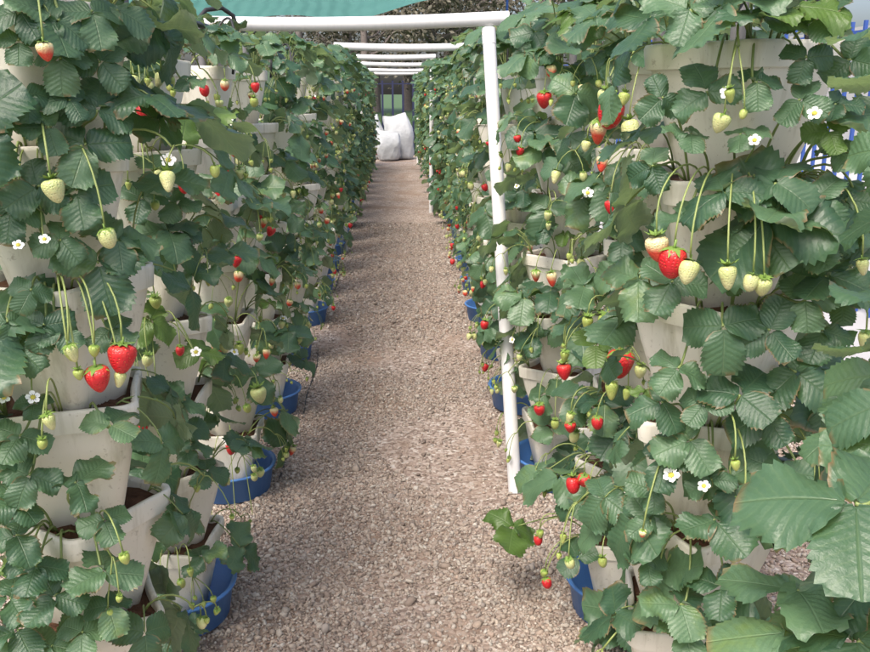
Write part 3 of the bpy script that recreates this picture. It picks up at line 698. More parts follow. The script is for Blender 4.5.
 ('r',1,0,0.501,1.593,0.106,-0.976,0.184,0.113,0.087,-0.143,0.986,1.116,0), ('r',1,0,0.501,1.593,0.046,-0.998,-0.056,0.022,0.037,-0.279,0.959,0.844,0),
 ('r',1,1,0.331,1.802,0.349,-0.961,0.116,-0.251,-0.276,-0.376,0.884,0.776,0), ('r',2,5,0.384,2.344,1.086,0.075,0.675,0.734,-0.125,-0.724,0.679,1.077,0),
 ('r',2,5,0.407,2.325,1.044,-0.935,0.092,-0.343,-0.279,-0.789,0.547,0.971,0), ('r',1,5,0.363,1.732,1.193,-0.441,-0.38,-0.813,-0.203,-0.84,0.503,0.763,0),
 ('r',1,6,0.443,1.616,1.268,0.753,0.384,0.535,-0.197,-0.644,0.739,0.729,0), ('r',1,5,0.362,1.8,1.063,-0.915,0.15,-0.375,-0.366,-0.701,0.612,0.646,0),
 ('r',1,5,0.417,1.636,1.022,-0.921,0.308,0.239,-0.012,-0.634,0.773,0.891,0), ('r',1,4,0.379,1.687,0.997,-0.534,-0.449,-0.717,-0.297,-0.694,0.655,0.716,0),
 ('r',1,5,0.458,1.608,1.043,0.967,-0.089,0.237,-0.243,-0.594,0.767,0.777,0), ('r',2,6,0.377,2.351,1.348,-0.932,0.307,-0.192,-0.349,-0.624,0.699,0.71,0),
 ('r',2,6,0.426,2.314,1.346,0.914,-0.179,0.364,-0.394,-0.605,0.692,0.699,0), ('r',1,6,0.358,1.8,1.348,0.852,0.242,0.465,-0.295,-0.513,0.806,0.877,1),
 ('r',1,6,0.389,1.668,1.327,-0.287,0.759,0.585,-0.273,-0.65,0.709,0.815,0), ('r',1,6,0.449,1.613,1.336,0.694,0.546,0.47,-0.009,-0.645,0.764,0.834,0),
 ('r',0,6,0.357,1.067,1.293,-0.679,0.623,0.39,-0.054,-0.572,0.819,0.615,0), ('r',1,6,0.406,1.647,1.263,-0.974,0.075,-0.212,-0.21,-0.639,0.74,0.622,0),
 ('l',0,5,-0.383,1.049,1.236,0.09,-0.549,-0.831,0.324,-0.773,0.546,0.444,0), ('l',0,5,-0.349,1.081,1.233,0.629,-0.211,-0.748,0.388,-0.749,0.537,0.429,0),
 ('l',0,5,-0.402,1.037,1.158,-0.773,-0.63,-0.071,0.519,-0.693,0.501,0.389,0), ('l',0,5,-0.44,1.022,1.167,-0.296,-0.612,-0.733,0.316,-0.787,0.53,0.381,0),
 ('l',0,5,-0.379,1.052,1.189,-0.805,-0.593,0.02,0.442,-0.577,0.687,0.391,0), ('l',0,5,-0.448,1.02,1.065,-0.069,-0.655,-0.752,0.33,-0.727,0.603,0.451,0),
 ('l',0,4,-0.403,1.037,1.026,-0.83,-0.547,-0.104,0.377,-0.689,0.619,0.402,0), ('r',0,5,0.571,1.052,1.066,-0.638,-0.297,-0.71,-0.328,-0.73,0.599,0.421,0),
 ('r',0,5,0.546,1.039,1.129,0.905,-0.154,0.396,-0.402,-0.609,0.684,0.409,0), ('r',0,5,0.589,1.064,1.02,-0.945,0.198,-0.259,-0.325,-0.645,0.692,0.497,0),
 ('r',0,4,0.557,1.044,0.898,-0.54,-0.493,-0.682,-0.297,-0.646,0.703,0.503,0), ('r',0,4,0.59,1.065,0.933,0.788,-0.382,0.484,-0.616,-0.485,0.621,0.441,0),
 ('r',0,6,0.492,1.026,1.279,0.753,0.022,0.658,-0.572,-0.472,0.67,0.507,0), ('r',0,6,0.547,1.039,1.235,0.628,-0.741,-0.238,-0.609,-0.658,0.443,0.46,0),
 ('r',0,5,0.484,1.025,1.189,0.672,-0.7,-0.243,-0.541,-0.687,0.485,0.427,0), ('r',0,5,0.52,1.031,1.069,0.25,-0.763,-0.596,-0.54,-0.621,0.568,0.476,0),
 ('r',0,3,0.573,1.053,0.783,-0.219,-0.747,-0.628,-0.557,-0.433,0.709,0.521,0), ('l',0,3,-0.473,1.016,0.782,-0.228,-0.839,-0.494,0.171,-0.534,0.828,0.483,0),
 ('l',0,2,-0.489,1.015,0.694,-0.586,-0.804,-0.101,0.311,-0.338,0.888,0.493,0), ('l',1,1,-0.551,1.617,0.419,0.932,0.107,-0.346,0.362,-0.249,0.898,0.682,0),
 ('l',0,2,-0.392,1.043,0.648,0.53,-0.665,-0.526,0.174,-0.522,0.835,0.445,0), ('l',0,2,-0.476,1.016,0.598,0.035,-0.909,-0.416,0.196,-0.402,0.894,0.505,0),
 ('l',0,2,-0.516,1.017,0.55,-0.922,-0.379,0.079,0.169,-0.211,0.963,0.511,0), ('l',1,0,-0.538,1.616,0.297,0.894,-0.223,-0.389,0.284,-0.389,0.876,0.641,0),
 ('l',0,1,-0.398,1.039,0.52,0.502,-0.742,-0.445,0.338,-0.305,0.89,0.456,0), ('l',1,0,-0.535,1.615,0.051,0.801,0.563,-0.204,0.359,-0.179,0.916,0.665,0),
 ('l',0,1,-0.47,1.016,0.476,-0.505,-0.849,-0.152,0.142,-0.256,0.956,0.486,0), ('l',1,1,-0.402,1.662,0.431,0.968,0.125,-0.219,0.251,-0.389,0.887,0.593,0),
 ('l',0,4,-0.459,1.018,0.894,-0.841,-0.519,-0.15,0.271,-0.645,0.715,0.408,0), ('l',0,4,-0.414,1.031,0.915,0.658,-0.279,-0.699,0.466,-0.578,0.67,0.38,0),
 ('l',0,4,-0.365,1.064,0.905,0.886,-0.272,-0.377,0.132,-0.629,0.766,0.426,0), ('r',-1,4,0.355,0.583,0.891,-0.844,0.523,0.122,-0.142,-0.438,0.888,1.025,0),
 ('r',-1,3,0.346,0.636,0.781,-0.895,0.433,-0.104,-0.031,0.173,0.984,0.737,0), ('r',-1,3,0.332,0.609,0.756,-0.926,0.378,0.011,0.015,0.009,1,0.738,0),
 ('r',-1,6,0.446,0.75,1.21,-0.823,0.551,-0.136,0.151,0.444,0.883,0.692,0), ('r',-1,6,0.446,0.763,1.256,-0.843,0.491,-0.22,-0.132,0.207,0.969,0.692,0),
 ('r',-1,4,0.489,0.799,0.945,-0.876,0.47,-0.11,0.211,0.578,0.788,0.7,0), ('r',-1,4,0.454,0.78,0.869,0.48,0.858,0.183,-0.374,0.011,0.927,0.649,0),
 ('r',-1,3,0.386,0.6,0.807,-0.009,0.988,0.154,-0.464,-0.141,0.874,0.633,0), ('r',-1,3,0.366,0.571,0.776,-0.664,0.746,-0.051,-0.155,-0.07,0.985,0.718,0),
 ('r',-1,4,0.466,0.73,0.917,-0.91,0.338,-0.238,-0.367,-0.396,0.842,0.7,0), ('r',-1,4,0.499,0.803,0.998,-0.907,0.421,0.019,-0.112,-0.284,0.952,0.692,0),
 ('r',-1,5,0.505,0.828,1.089,-0.789,0.457,-0.411,-0.567,-0.286,0.772,0.667,0), ('r',-1,5,0.528,0.893,1.139,-0.833,0.553,0.015,-0.455,-0.701,0.549,0.624,0),
 ('r',-1,4,0.523,0.848,0.902,-0.819,0.571,-0.057,-0.394,-0.488,0.779,0.694,0), ('r',-1,4,0.459,0.72,0.878,-0.818,0.574,-0.03,-0.26,-0.323,0.91,0.676,0),]
FRUIT = [
 ('l',0,6,-0.38,0.996,1.25,0.02,'half'), ('l',1,6,-0.454,1.568,1.224,0.027,'pale'), ('l',1,6,-0.429,1.577,1.22,0.015,'green'),
 ('l',1,6,-0.392,1.598,1.2,0.015,'green'), ('l',1,6,-0.444,1.572,1.173,0.024,'red'), ('l',1,6,-0.453,1.568,1.155,0.019,'red'),
 ('l',0,5,-0.388,0.992,1.102,0.027,'pale'), ('l',0,5,-0.343,1.02,1.041,0.024,'pale'), ('l',1,5,-0.476,1.563,1.042,0.015,'green'),
 ('l',1,5,-0.45,1.569,1.038,0.016,'green'), ('l',1,5,-0.386,1.602,1.042,0.027,'red'), ('l',2,5,-0.449,2.268,1.007,0.05,'red'),
 ('l',2,5,-0.425,2.276,0.999,0.04,'red'), ('l',2,4,-0.457,2.266,0.959,0.04,'red'), ('l',2,4,-0.428,2.274,0.943,0.033,'red'),
 ('l',2,5,-0.414,2.281,1.06,0.03,'half'), ('l',2,5,-0.404,2.286,1.034,0.025,'pale'), ('l',2,3,-0.424,2.276,0.77,0.031,'red'),
 ('l',2,3,-0.421,2.277,0.729,0.031,'half'), ('l',1,4,-0.411,1.586,0.861,0.031,'red'), ('l',1,4,-0.449,1.57,0.827,0.025,'green'),
 ('l',2,2,-0.492,2.26,0.542,0.045,'half'), ('l',0,4,-0.338,1.024,0.896,0.037,'red'), ('l',0,4,-0.366,1.004,0.874,0.033,'red'),
 ('l',0,4,-0.39,0.991,0.907,0.023,'pale'), ('l',0,4,-0.365,1.004,0.902,0.015,'green'), ('l',0,4,-0.384,0.994,0.875,0.014,'green'),
 ('l',0,4,-0.342,1.021,0.862,0.02,'pale'), ('l',0,3,-0.421,0.979,0.823,0.021,'pale'), ('l',1,3,-0.47,1.564,0.715,0.024,'pale'),
 ('l',1,3,-0.414,1.585,0.726,0.02,'red'), ('l',1,3,-0.461,1.566,0.615,0.024,'red'), ('l',1,2,-0.491,1.56,0.582,0.022,'red'),
 ('l',2,1,-0.394,2.292,0.388,0.049,'pale'), ('l',2,1,-0.425,2.276,0.344,0.027,'green'), ('l',2,2,-0.433,2.273,0.525,0.032,'green'),
 ('l',2,0,-0.468,2.263,0.239,0.041,'red'), ('l',2,0,-0.424,2.276,-0.032,0.028,'red'), ('l',2,0,-0.471,2.263,-0.083,0.028,'red'),
 ('l',0,2,-0.359,1.008,0.617,0.016,'green'), ('l',1,1,-0.53,1.558,0.275,0.019,'green'), ('l',1,1,-0.541,1.559,0.347,0.019,'green'),
 ('l',1,0,-0.482,1.561,0.23,0.024,'pale'), ('l',1,0,-0.45,1.569,0.229,0.02,'green'), ('l',1,0,-0.43,1.577,0.25,0.018,'green'),
 ('l',2,0,-0.541,2.263,-0.038,0.028,'green'), ('l',2,6,-0.426,2.275,1.224,0.027,'half'), ('l',2,6,-0.358,2.32,1.218,0.025,'red'),
 ('l',2,6,-0.362,2.317,1.181,0.025,'green'), ('l',0,4,-0.391,0.99,0.902,0.016,'green'), ('l',0,3,-0.429,0.976,0.793,0.014,'green'),
 ('r',1,6,0.4,1.576,1.184,0.054,'red'), ('r',1,6,0.379,1.593,1.145,0.044,'half'), ('r',1,6,0.426,1.56,1.147,0.04,'pale'),
 ('r',1,5,0.388,1.586,1.082,0.03,'half'), ('r',1,5,0.362,1.61,1.108,0.02,'pale'), ('r',2,6,0.41,2.283,1.262,0.032,'half'),
 ('r',2,6,0.396,2.291,1.194,0.043,'red'), ('r',2,5,0.335,2.346,1.082,0.023,'red'), ('r',2,5,0.345,2.334,1.052,0.026,'red'),
 ('r',1,5,0.436,1.555,0.994,0.028,'green'), ('r',0,5,0.325,1.033,1.024,0.032,'half'), ('r',0,5,0.344,1.019,1.012,0.039,'red'),
 ('r',0,5,0.361,1.008,0.998,0.029,'pale'), ('r',0,5,0.401,0.99,0.995,0.029,'pale'), ('r',0,5,0.43,0.982,0.986,0.021,'pale'),
 ('r',0,5,0.443,0.98,0.982,0.024,'pale'), ('r',1,3,0.437,1.555,0.712,0.058,'red'), ('r',1,3,0.408,1.571,0.781,0.043,'green'),
 ('r',1,3,0.377,1.595,0.771,0.03,'green'), ('r',1,3,0.423,1.562,0.647,0.036,'green'), ('r',1,3,0.452,1.548,0.637,0.023,'green'),
 ('r',1,3,0.341,1.638,0.66,0.033,'red'), ('r',1,3,0.343,1.635,0.689,0.025,'green'), ('r',2,3,0.39,2.294,0.719,0.035,'half'),
 ('r',2,3,0.429,2.274,0.717,0.04,'half'), ('r',1,2,0.356,1.618,0.541,0.026,'red'), ('r',1,2,0.357,1.616,0.562,0.024,'pale'),
 ('r',1,2,0.401,1.576,0.57,0.029,'red'), ('r',2,1,0.41,2.283,0.327,0.036,'red'), ('r',1,1,0.365,1.607,0.422,0.034,'red'),
 ('r',1,1,0.384,1.589,0.435,0.03,'red'), ('r',1,1,0.395,1.58,0.418,0.02,'pale'), ('r',1,0,0.327,1.661,0.153,0.026,'red'),
 ('r',0,3,0.447,0.98,0.691,0.024,'pale'), ('r',0,3,0.431,0.982,0.744,0.014,'green'), ('r',2,2,0.273,2.495,0.521,0.029,'red'),
 ('r',1,5,0.404,1.573,1.002,0.027,'red'), ('r',1,0,0.424,1.561,0.261,0.022,'green'), ('r',0,3,0.333,1.027,0.622,0.012,'half'),
 ('r',1,0,0.325,1.666,0.169,0.019,'green'), ('r',1,0,0.313,1.698,0.238,0.024,'red'), ('r',2,1,0.455,2.266,0.285,0.028,'green'),
 ('r',0,5,0.572,0.999,1,0.02,'pale'), ('r',0,4,0.598,1.013,0.903,0.023,'pale'), ('r',1,0,0.315,1.69,0.255,0.019,'green'),
 ('r',1,6,0.417,1.565,1.195,0.024,'green'),]
BLOOMS = [
 ('l',1,5,-0.442,1.596,1.127,0.381,-0.809,0.447,0.014), ('l',1,5,-0.414,1.61,1.076,0.262,-0.834,0.486,0.015),
 ('l',0,5,-0.409,1.006,1.032,0.386,-0.741,0.549,0.007), ('l',0,5,-0.436,0.997,1.027,0.375,-0.741,0.557,0.007),
 ('l',0,4,-0.442,0.996,0.84,0.395,-0.623,0.675,0.009), ('l',0,4,-0.474,0.991,0.842,0.246,-0.681,0.69,0.008),
 ('r',0,6,0.392,1.017,1.197,-0.335,-0.841,0.426,0.009), ('r',0,6,0.492,1.001,1.174,-0.358,-0.819,0.449,0.009),
 ('r',0,3,0.367,1.03,0.702,-0.394,-0.547,0.739,0.012), ('r',1,5,0.373,1.631,1.009,0.037,-0.855,0.518,0.012),
 ('r',1,0,0.504,1.557,0.238,-0.084,-0.561,0.824,0.013), ('l',2,0,-0.479,2.262,0.244,0.389,-0.597,0.702,0.017),
 ('l',2,5,-0.42,2.278,1.131,0.085,-0.888,0.453,0.013), ('r',0,5,0.426,1.006,1.143,-0.407,-0.787,0.464,0.008),
 ('l',1,3,-0.394,1.623,0.702,0.089,-0.74,0.667,0.012), ('r',0,3,0.406,1.012,0.694,-0.482,-0.492,0.725,0.009),]
ROWN = {'l': 'left', 'r': 'right'}
hr = random.Random(99)
def nearest_crown(crowns, at, p):
    q = Vector(at) - p.location; a = math.atan2(q.y, q.x); r = a - crowns[0][1] + math.pi / 4
    rad = min(.0895 / max(abs(math.cos(r)), abs(math.sin(r))) - .012, .102)
    return Vector((math.cos(a) * rad, math.sin(a) * rad, -.006)), q
for r_, k, i, x, y, z, dx, dy, dz, nx, ny, nz, s, bright_tone in LEAVES:
    p, crowns = PLANTS[(ROWN[r_], k, i)]; c, q = nearest_crown(crowns, (x, y, z), p)
    d, n = Vector((dx, dy, dz)), Vector((nx, ny, nz))
    fm = frame(d, n, q, s * 1.10); o = link('leaf', hr.choice(BRIGHT if bright_tone else BLADE), p, fm)
    out = Vector((c.x, c.y, 0)).normalized(); inv = fm.inverted()
    mb = MB(); ln = (q - c).length
    pts = bez(c, c + out * .02 + Vector((0, 0, .3 * ln + .025)), q - d * ln * .18 - n * ln * .25, q, 9)
    tube(mb, [inv @ a for a in pts], .0017 / s / 1.10, 6)
    link('petiole', mb.mesh('petiole', [M['petiole']]), o)
for r_, k, i, x, y, z, s, col in FRUIT:
    p, crowns = PLANTS[(ROWN[r_], k, i)]; c, q = nearest_crown(crowns, (x, y, z), p)
    put_berry(p, q, s, col, hr, (hr.uniform(-14, 14), hr.uniform(-14, 14)))
    out = Vector((c.x, c.y, 0)).normalized(); mb = MB(); ln = (q - c).length
    tube(mb, bez(c, c + out * .035 + Vector((0, 0, .055)), q + Vector((hr.uniform(-.01, .01), hr.uniform(-.01, .01), .05 + .2 * ln)), q + Vector((0, 0, s * .2)), 10), .0013, 5)
    link('fruit_stalk', mb.mesh('fruit_stalk', [M['stem']]), p)
for r_, k, i, x, y, z, nx, ny, nz, s in BLOOMS:
    p, crowns = PLANTS[(ROWN[r_], k, i)]; c, q = nearest_crown(crowns, (x, y, z), p); n = Vector((nx, ny, nz))
    link('flower', hr.choice(FLOWER), p, frame(n.orthogonal(), n, q, s))
    out = Vector((c.x, c.y, 0)).normalized(); mb = MB()
    tube(mb, bez(c, c + out * .04 + Vector((0, 0, .04)), q - n * .04, q - n * s * .5, 8), .0012, 5)
    link('flower_stalk', mb.mesh('flower_stalk', [M['stem']]), p)

# ------------------------------------------------------------------ white pipe frames over the aisle
def pipe(name, p0, p1, rad, parent, origin):
    mb = MB(); o = Vector(origin)
    p0, p1 = Vector(p0) - o, Vector(p1) - o
    tube(mb, [p0.lerp(p1, t) + Vector((0, 0, -0.012 * math.sin(math.pi * t) * abs((p1 - p0).x))) for t in np.linspace(0, 1, 9)], rad, 20)
    for f in mb.f: pass
    return link(name, mb.mesh(name, [M['pvc']]), parent)
FR = [((0.363, 2.385, 0), (0.302, 2.80, 1.385), (-0.80, 2.80, 1.404), (0.365, 2.80, 1.417), .0205, .0212),
      ((0.64, 6.5, 0), (0.64, 6.5, 1.49), (-0.42, 6.5, 1.507), (0.70, 6.5, 1.512), .021, .027),
      ((0.374, 8.62, 0), (0.386, 8.65, 1.49), (-0.42, 8.65, 1.511), (0.42, 8.65, 1.513), .021, .026),
      ((0.72, 10.8, 0), (0.72, 10.8, 1.49), (-0.42, 10.8, 1.508), (0.78, 10.8, 1.511), .021, .026),
      ((0.72, 12.9, 0), (0.72, 12.9, 1.46), (-0.42, 12.9, 1.484), (0.78, 12.9, 1.487), .021, .026),
      ((0.418, 14.77, 0), (0.43, 14.9, 1.46), (-0.42, 14.9, 1.478), (0.46, 14.9, 1.478), .021, .026)]
FRL = ['nearest white pipe frame with a leaning post and thick crossbar', 'second white pipe frame crossing the aisle, post hidden by plants', 'third white pipe frame with an upright post in view',
       'fourth white pipe frame crossing far down the aisle', 'fifth white pipe frame crossing far down the aisle', 'farthest white pipe frame, above the white sacks']
for q, (b0, b1, c0, c1, r0, r1) in enumerate(FR):
    e = link('pipe_frame', None, loc=b0); tag(e, FRL[q], 'pipe frame', 'white pipe frames over the aisle')
    pipe('post', b0, b1, r0, e, b0); pipe('crossbar', c0, c1, r1, e, b0)
    lp = Vector((c0[0] + .04, c0[1], 0)); pipe('post', lp, (lp.x, c0[1], c0[2] - .02), r0, e, b0)
    mb = MB(); o = Vector(b0); u = (Vector(b1) - o).normalized()
    tube(mb, [Vector(b1) - o - u * .05, Vector(b1) - o - u * .0], r0 + .0012, 20)
    link('collar', mb.mesh('collar', [M['pvc']]), e)

# ------------------------------------------------------------------ drip lines and hoses
for row, X in ROWS.items():
    dr = random.Random(5 if row == 'left' else 6); mb = MB(); pts = []
    for yy in np.arange(.3, 14.6, .22):
        pts.append((X + .02 * math.sin(yy * 3.1) + dr.uniform(-.008, .008), yy, 1.375 + .018 * math.sin(yy * 4.3 + 1) + dr.uniform(-.006, .006)))
    tube(mb, pts, .0085, 8)
    e = link('drip_line', mb.mesh('drip_line', [M['black']]))
    tag(e, 'black irrigation hose running along the top of the %s row' % row, 'hose', 'irrigation hoses')
    for (rw, k, x, y, pots, which) in TOWERS:
        if rw != row or y > 7: continue
        mb = MB(); s = dr.choice((-1, 1))
        z0 = 1.375 + .018 * math.sin(y * 4.3 + 1)
        tube(mb, bez((X + .02, y + .06, z0), (X + .05 * s, y + .12, z0 + .07), (x + .10 * s, y + .02, z0 + .03), (x + .085 * s, y - .03 * s, TOP - .02), 10), .0035, 6)
        link('feeder_tube', mb.mesh('feeder_tube', [M['black']]), e)
    for pts, rr_ in ((([(0.394, 1.12, 1.257), (0.397, 1.12, 1.274), (0.421, 1.13, 1.284), (0.448, 1.15, 1.303), (0.467, 1.17, 1.322)], .0042), ([(0.534, 1.12, 1.315), (0.538, 1.08, 1.29), (0.542, 1.06, 1.275)], .0035)) if row == 'right' else (([(-0.562, 2.62, 1.389), (-0.54, 2.66, 1.425), (-0.501, 2.7, 1.434), (-0.473, 2.72, 1.414), (-0.462, 2.72, 1.363)], .0065),)):
        mb = MB(); q = [Vector(a) for a in pts]; fine = []
        for a_, b_ in zip(q, q[1:]): fine += [a_.lerp(b_, t_) for t_ in (0, .5)]
        tube(mb, fine + [q[-1]], rr_, 8); link('feeder_tube', mb.mesh('feeder_tube', [M['black']]), e)
mb = MB(); dr = random.Random(9)
tube(mb, [(-.372 + .012 * math.sin(yy * 2.3) + dr.uniform(-.006, .006), yy, .001) for yy in np.arange(2.5, 14.4, .2)], .003, 8)
tag(link('ground_hose', mb.mesh('ground_hose', [M['black']])), 'thin dark hose on the gravel along the basins of the left row', 'hose')

# ------------------------------------------------------------------ sacks at the far end
def sack(loc, w, d, h, lean, label, seed, yaw=0.0):
    """filled woven sack: round base, flattening to a sewn top edge with two ears"""
    mb = MB(); n = 36; rings = []
    for i in range(19):
        t = i / 18
        dep = max(0.03, math.sin(math.pi * (0.12 + .88 * t)) ** .75 if t > .45 else 1 - .1 * (1 - t / .45) ** 3)
        wid = (0.90 + .12 * math.sin(math.pi * t) - .10 * max(0, (t - .55) / .45)) * (1 - .16 * (1 - t) ** 6)
        ring = []
        for k in range(n):
            a = 2 * math.pi * k / n; ca, sa = math.cos(a), math.sin(a)
            q = 1 + .035 * math.sin(3 * a + seed + 4 * t) + .03 * math.sin(6 * a + 8 * t + seed) + .03 * math.sin(11 * a - 13 * t) + .02 * math.sin(17 * a + 21 * t + seed)
            sx = math.copysign(abs(ca) ** .8, ca); sy = math.copysign(abs(sa) ** .8, sa)
            ear = .05 * h * abs(sx) ** 3 * max(0, (t - .8) / .2)
            ring.append((w / 2 * wid * sx * q + lean * t * t + .03 * w * math.sin(9 * t + seed), d / 2 * dep * sy * q, h * t + ear - .05 * h * t * sx * math.sin(seed * 2.1)))
        rings.append(ring)
    loft(mb, rings, 0, True, True)
    o = link('sack', mb.mesh('sack', [M['sack']]), loc=loc); o.rotation_euler.z = yaw
    tag(o, label, 'sack', 'white sacks at the end of the path')
sack((-.10, 15.35, 0.012), .44, .34, .47, .02, 'plump white sack standing in front at the end of the path', 1)
sack((.14, 15.65, 0.012), .50, .36, .74, -.10, 'tall white sack leaning behind, right of the plump one', 2)
sack((-.36, 15.75, 0.012), .46, .36, .74, -.10, 'white sack half hidden by the left row of plants', 3)

# ------------------------------------------------------------------ fences
def fence(name, p0, p1, h, step, m, label, barr=.012):
    p0, p1 = Vector(p0), Vector(p1); d = (p1 - p0); ln = d.length; d.normalize()
    e = link(name, None, loc=p0); tag(e, label, 'fence')
    ang = math.atan2(d.y, d.x)
    bar = MB(); box(bar, (0, 0, h / 2), (barr * 2, barr * 2, h)); bm_ = bar.mesh('bar', [m])
    n = int(ln / step)
    for i in range(n + 1): o = link('bar', bm_, e, loc=d * (i * step)); o.rotation_euler.z = ang
    for z in (h - .06, .16):
        r = MB(); box(r, (ln / 2, 0, z), (ln, barr * 1.5, .022)); o = link('rail', r.mesh('rail', [m]), e); o.rotation_euler.z = ang
    post = MB(); box(post, (0, 0, (h + .12) / 2), (.06, .06, h + .12)); pm = post.mesh('fence_post', [m])
    for i in range(int(ln / 2.4) + 1): o = link('fence_post', pm, e, loc=d * (i * 2.4) + Vector((0, 0, 0)) + Vector((-d.y, d.x, 0)) * .05); o.rotation_euler.z = ang
fence('end_fence', (-4.2, 17.2, -.05), (2.6, 17.2, -.05), 1.43, .20, M['navypaint'], 'dark blue bar fence behind the white sacks at the path end', .019)
fence('side_fence', (2.6, 1.6, -.03), (2.6, 17.1, -.03), 1.6, .14, M['bluepaint'], 'bright blue bar fence seen between leaves right of the pots', .009)

mb = MB(); box(mb, (6.6, 9, -.02), (9.6, 34, .03)); tag(link('pavement', mb.mesh('pavement', [M['concrete']])), kind='structure')
mb = MB(); box(mb, (0, 0, 1.3), (.2, 30, 2.6)); wl = link('boundary_wall', mb.mesh('boundary_wall', [M['concrete']]), loc=(11.5, 10, 0))
tag(wl, 'pale rendered wall glimpsed far behind the blue fence', 'wall')
mb = MB(); box(mb, (0, 0, 0), (.3, 30.2, .08)); link('coping', mb.mesh('coping', [M['concrete']]), wl, loc=(0, 0, 2.642))

# ------------------------------------------------------------------ shade net beyond the rows
mb = MB(); nu, nv = 40, 14; vs = []
for j in range(nv + 1):
    for i in range(nu + 1):
        u, w = i / nu, j / nv
        x = -5.2 + 7.3 * u
        sag = .22 * math.sin(math.pi * u) + .05 * math.sin(7 * u * math.pi)
        vs.append((x * 1.3, 17.9 + 3.4 * w, 2.84 + .8 * w - 1.25 * sag * (1 - .5 * w) + (.42 * max(0, u - .62) / .38)))
mb.add(vs, [(j * (nu + 1) + i, j * (nu + 1) + i + 1, (j + 1) * (nu + 1) + i + 1, (j + 1) * (nu + 1) + i) for j in range(nv) for i in range(nu)])
net = link('shade_net', mb.mesh('shade_net', [M['net']])); tag(net, 'sagging teal shade net stretched high behind the front crossbar', 'shade net')
for px, py, pz in ((-6.76, 17.9, 2.75), (2.73, 17.9, 3.16), (-6.76, 21.3, 3.55), (2.73, 21.3, 3.96)):
    mb = MB(); tube(mb, [(px, py, 0), (px, py, pz + .05)], .03, 10)
    link('net_post', mb.mesh('net_post', [M['bluepaint']]), net)

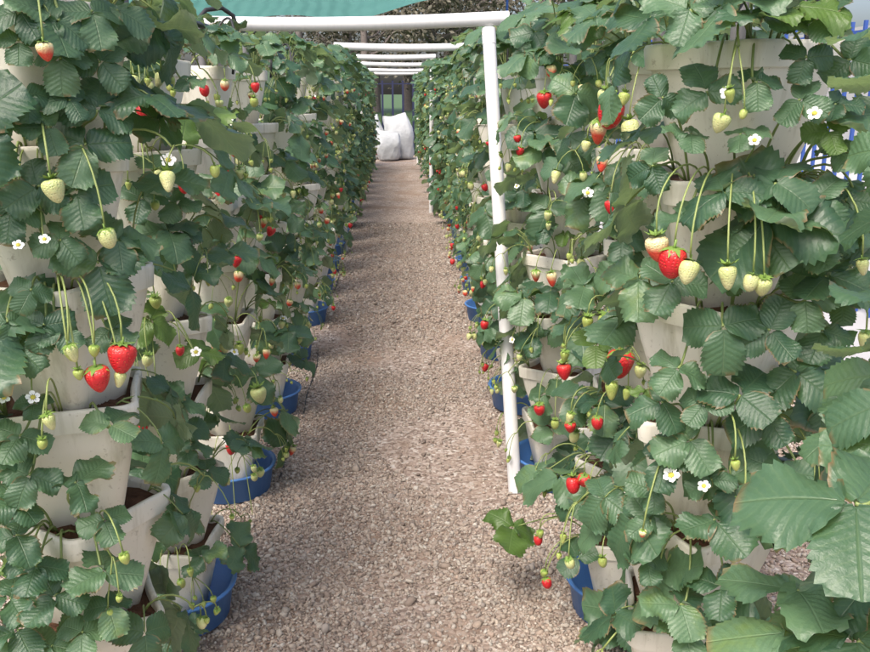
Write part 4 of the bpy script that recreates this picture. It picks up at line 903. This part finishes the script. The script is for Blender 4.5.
# ------------------------------------------------------------------ trees and grass beyond the fence
def tree(loc, h, cr, seed, label, bare):
    tr = random.Random(seed); e = link('tree', None, loc=loc); tag(e, label, 'tree', 'trees beyond the end fence')
    mb = MB(); top = Vector((tr.uniform(-.4, .4), tr.uniform(-.3, .3), h * .8))
    pts = bez((0, 0, -.1), (tr.uniform(-.2, .2), 0, h * .3), top * .7, top, 9); r0 = h * .022
    tube(mb, pts, [r0 * (1.25 - .95 * i / 9) for i in range(10)], 10)
    ends = []
    for k in range(16):
        t = tr.uniform(.28, .95); b = pts[int(t * 9)]; a = tr.uniform(0, 6.28)
        l = cr * tr.uniform(.6, 1.1); q = b + Vector((math.cos(a) * l, math.sin(a) * l, l * tr.uniform(.25, .9)))
        mid = b.lerp(q, .5) + Vector((0, 0, -.1 * l)); tube(mb, [b, mid, q], [r0 * .42, r0 * .26, r0 * .08], 6)
        ends += [mid, q, q]
        for _ in range(3):
            s = mid.lerp(q, tr.random()); w = s + Vector((tr.uniform(-1, 1), tr.uniform(-1, 1), tr.uniform(0, .8))) * l * .4
            tube(mb, [s, w], [r0 * .12, r0 * .03], 4); ends.append(w)
    link('trunk', mb.mesh('trunk', [M['bark']]), e)
    n = 1500 if bare else 5200; g = np.random.default_rng(seed)
    E = np.array([tuple(q) for q in ends]); c = E[g.integers(0, len(E), n)] + g.normal(0, cr * (.16 if bare else .22), (n, 3))
    s = g.uniform(.05, .12, n) * (1 if bare else 1.4)
    u = g.normal(size=(n, 3)); u /= np.linalg.norm(u, axis=1)[:, None]; w = np.cross(u, g.normal(size=(n, 3))); w /= np.linalg.norm(w, axis=1)[:, None]
    V = np.stack([c - u * s[:, None], c + w * s[:, None] * .45, c + u * s[:, None], c - w * s[:, None] * .45], 1).reshape(-1, 3)
    mb = MB(); mb.add(V, [(4 * i, 4 * i + 1, 4 * i + 2, 4 * i + 3) for i in range(n)], smooth=False)
    link('crown', mb.mesh('crown', [M['treeleaf']]), e)
spots = [(-6.5,25,6.0,2.0,0),(-4.2,27,6.6,2.1,1),(-2.6,24.5,5.6,1.7,1),(-1.3,28,6.8,2.0,0),(-.85,26,6.2,1.8,1),(1.2,24.6,5.8,1.6,0),(2.6,27.5,6.4,2.1,1),(4.4,25.5,6.2,2.0,0),(6.6,28,7,2.3,0),
         (-8.8,29,7,2.4,0),(-3.4,32,8,2.6,0),(0.6,33,8,2.6,0),(3.4,33,8,2.7,0),(-.6,30.5,7.2,2.2,0),(1.9,30.5,7.2,2.2,0),(9.2,30,7,2.5,0)]
places = ['at the left edge of the wood', 'left of the path end', 'close left behind the shade net', 'left of the gap between the rows', 'straight behind the sacks', 'just right of the sacks', 'behind the right row', 'right behind the right row', 'at the right of the wood',
          'far left in the wood', 'deep in the wood on the left', 'deep in the wood at the centre', 'deep in the wood on the right', 'behind the centre trunks', 'behind the trunk right of centre', 'far right in the wood']
for q, (x, y, h, cr, bare) in enumerate(spots):
    tree((x * 1.65, y * 1.7, -.05), h * 1.55, cr * 1.5, 40 + q, ('thin grey-barked tree ' if bare else 'leafy dark tree ') + places[q], bare)
g = np.random.default_rng(4); n = 26000
gx = g.uniform(-6, 6, n); gy = 17.4 + 24 * g.random(n) ** 1.5; hh = g.uniform(.05, .26, n); a = g.uniform(0, 6.28, n); bx_, by_ = np.cos(a) * .012, np.sin(a) * .012
V = np.stack([np.stack([gx - bx_, gy - by_, np.full(n, -.05)], -1), np.stack([gx + bx_, gy + by_, np.full(n, -.05)], -1), np.stack([gx + g.normal(0, .05, n), gy + g.normal(0, .05, n), hh], -1)], 1).reshape(-1, 3)
mb = MB(); mb.add(V, [(3 * i, 3 * i + 1, 3 * i + 2) for i in range(n)], smooth=False)
tag(link('tall_grass', mb.mesh('tall_grass', [M['grass']])), 'rough green grass growing behind the dark blue end fence', 'grass', kind='stuff')
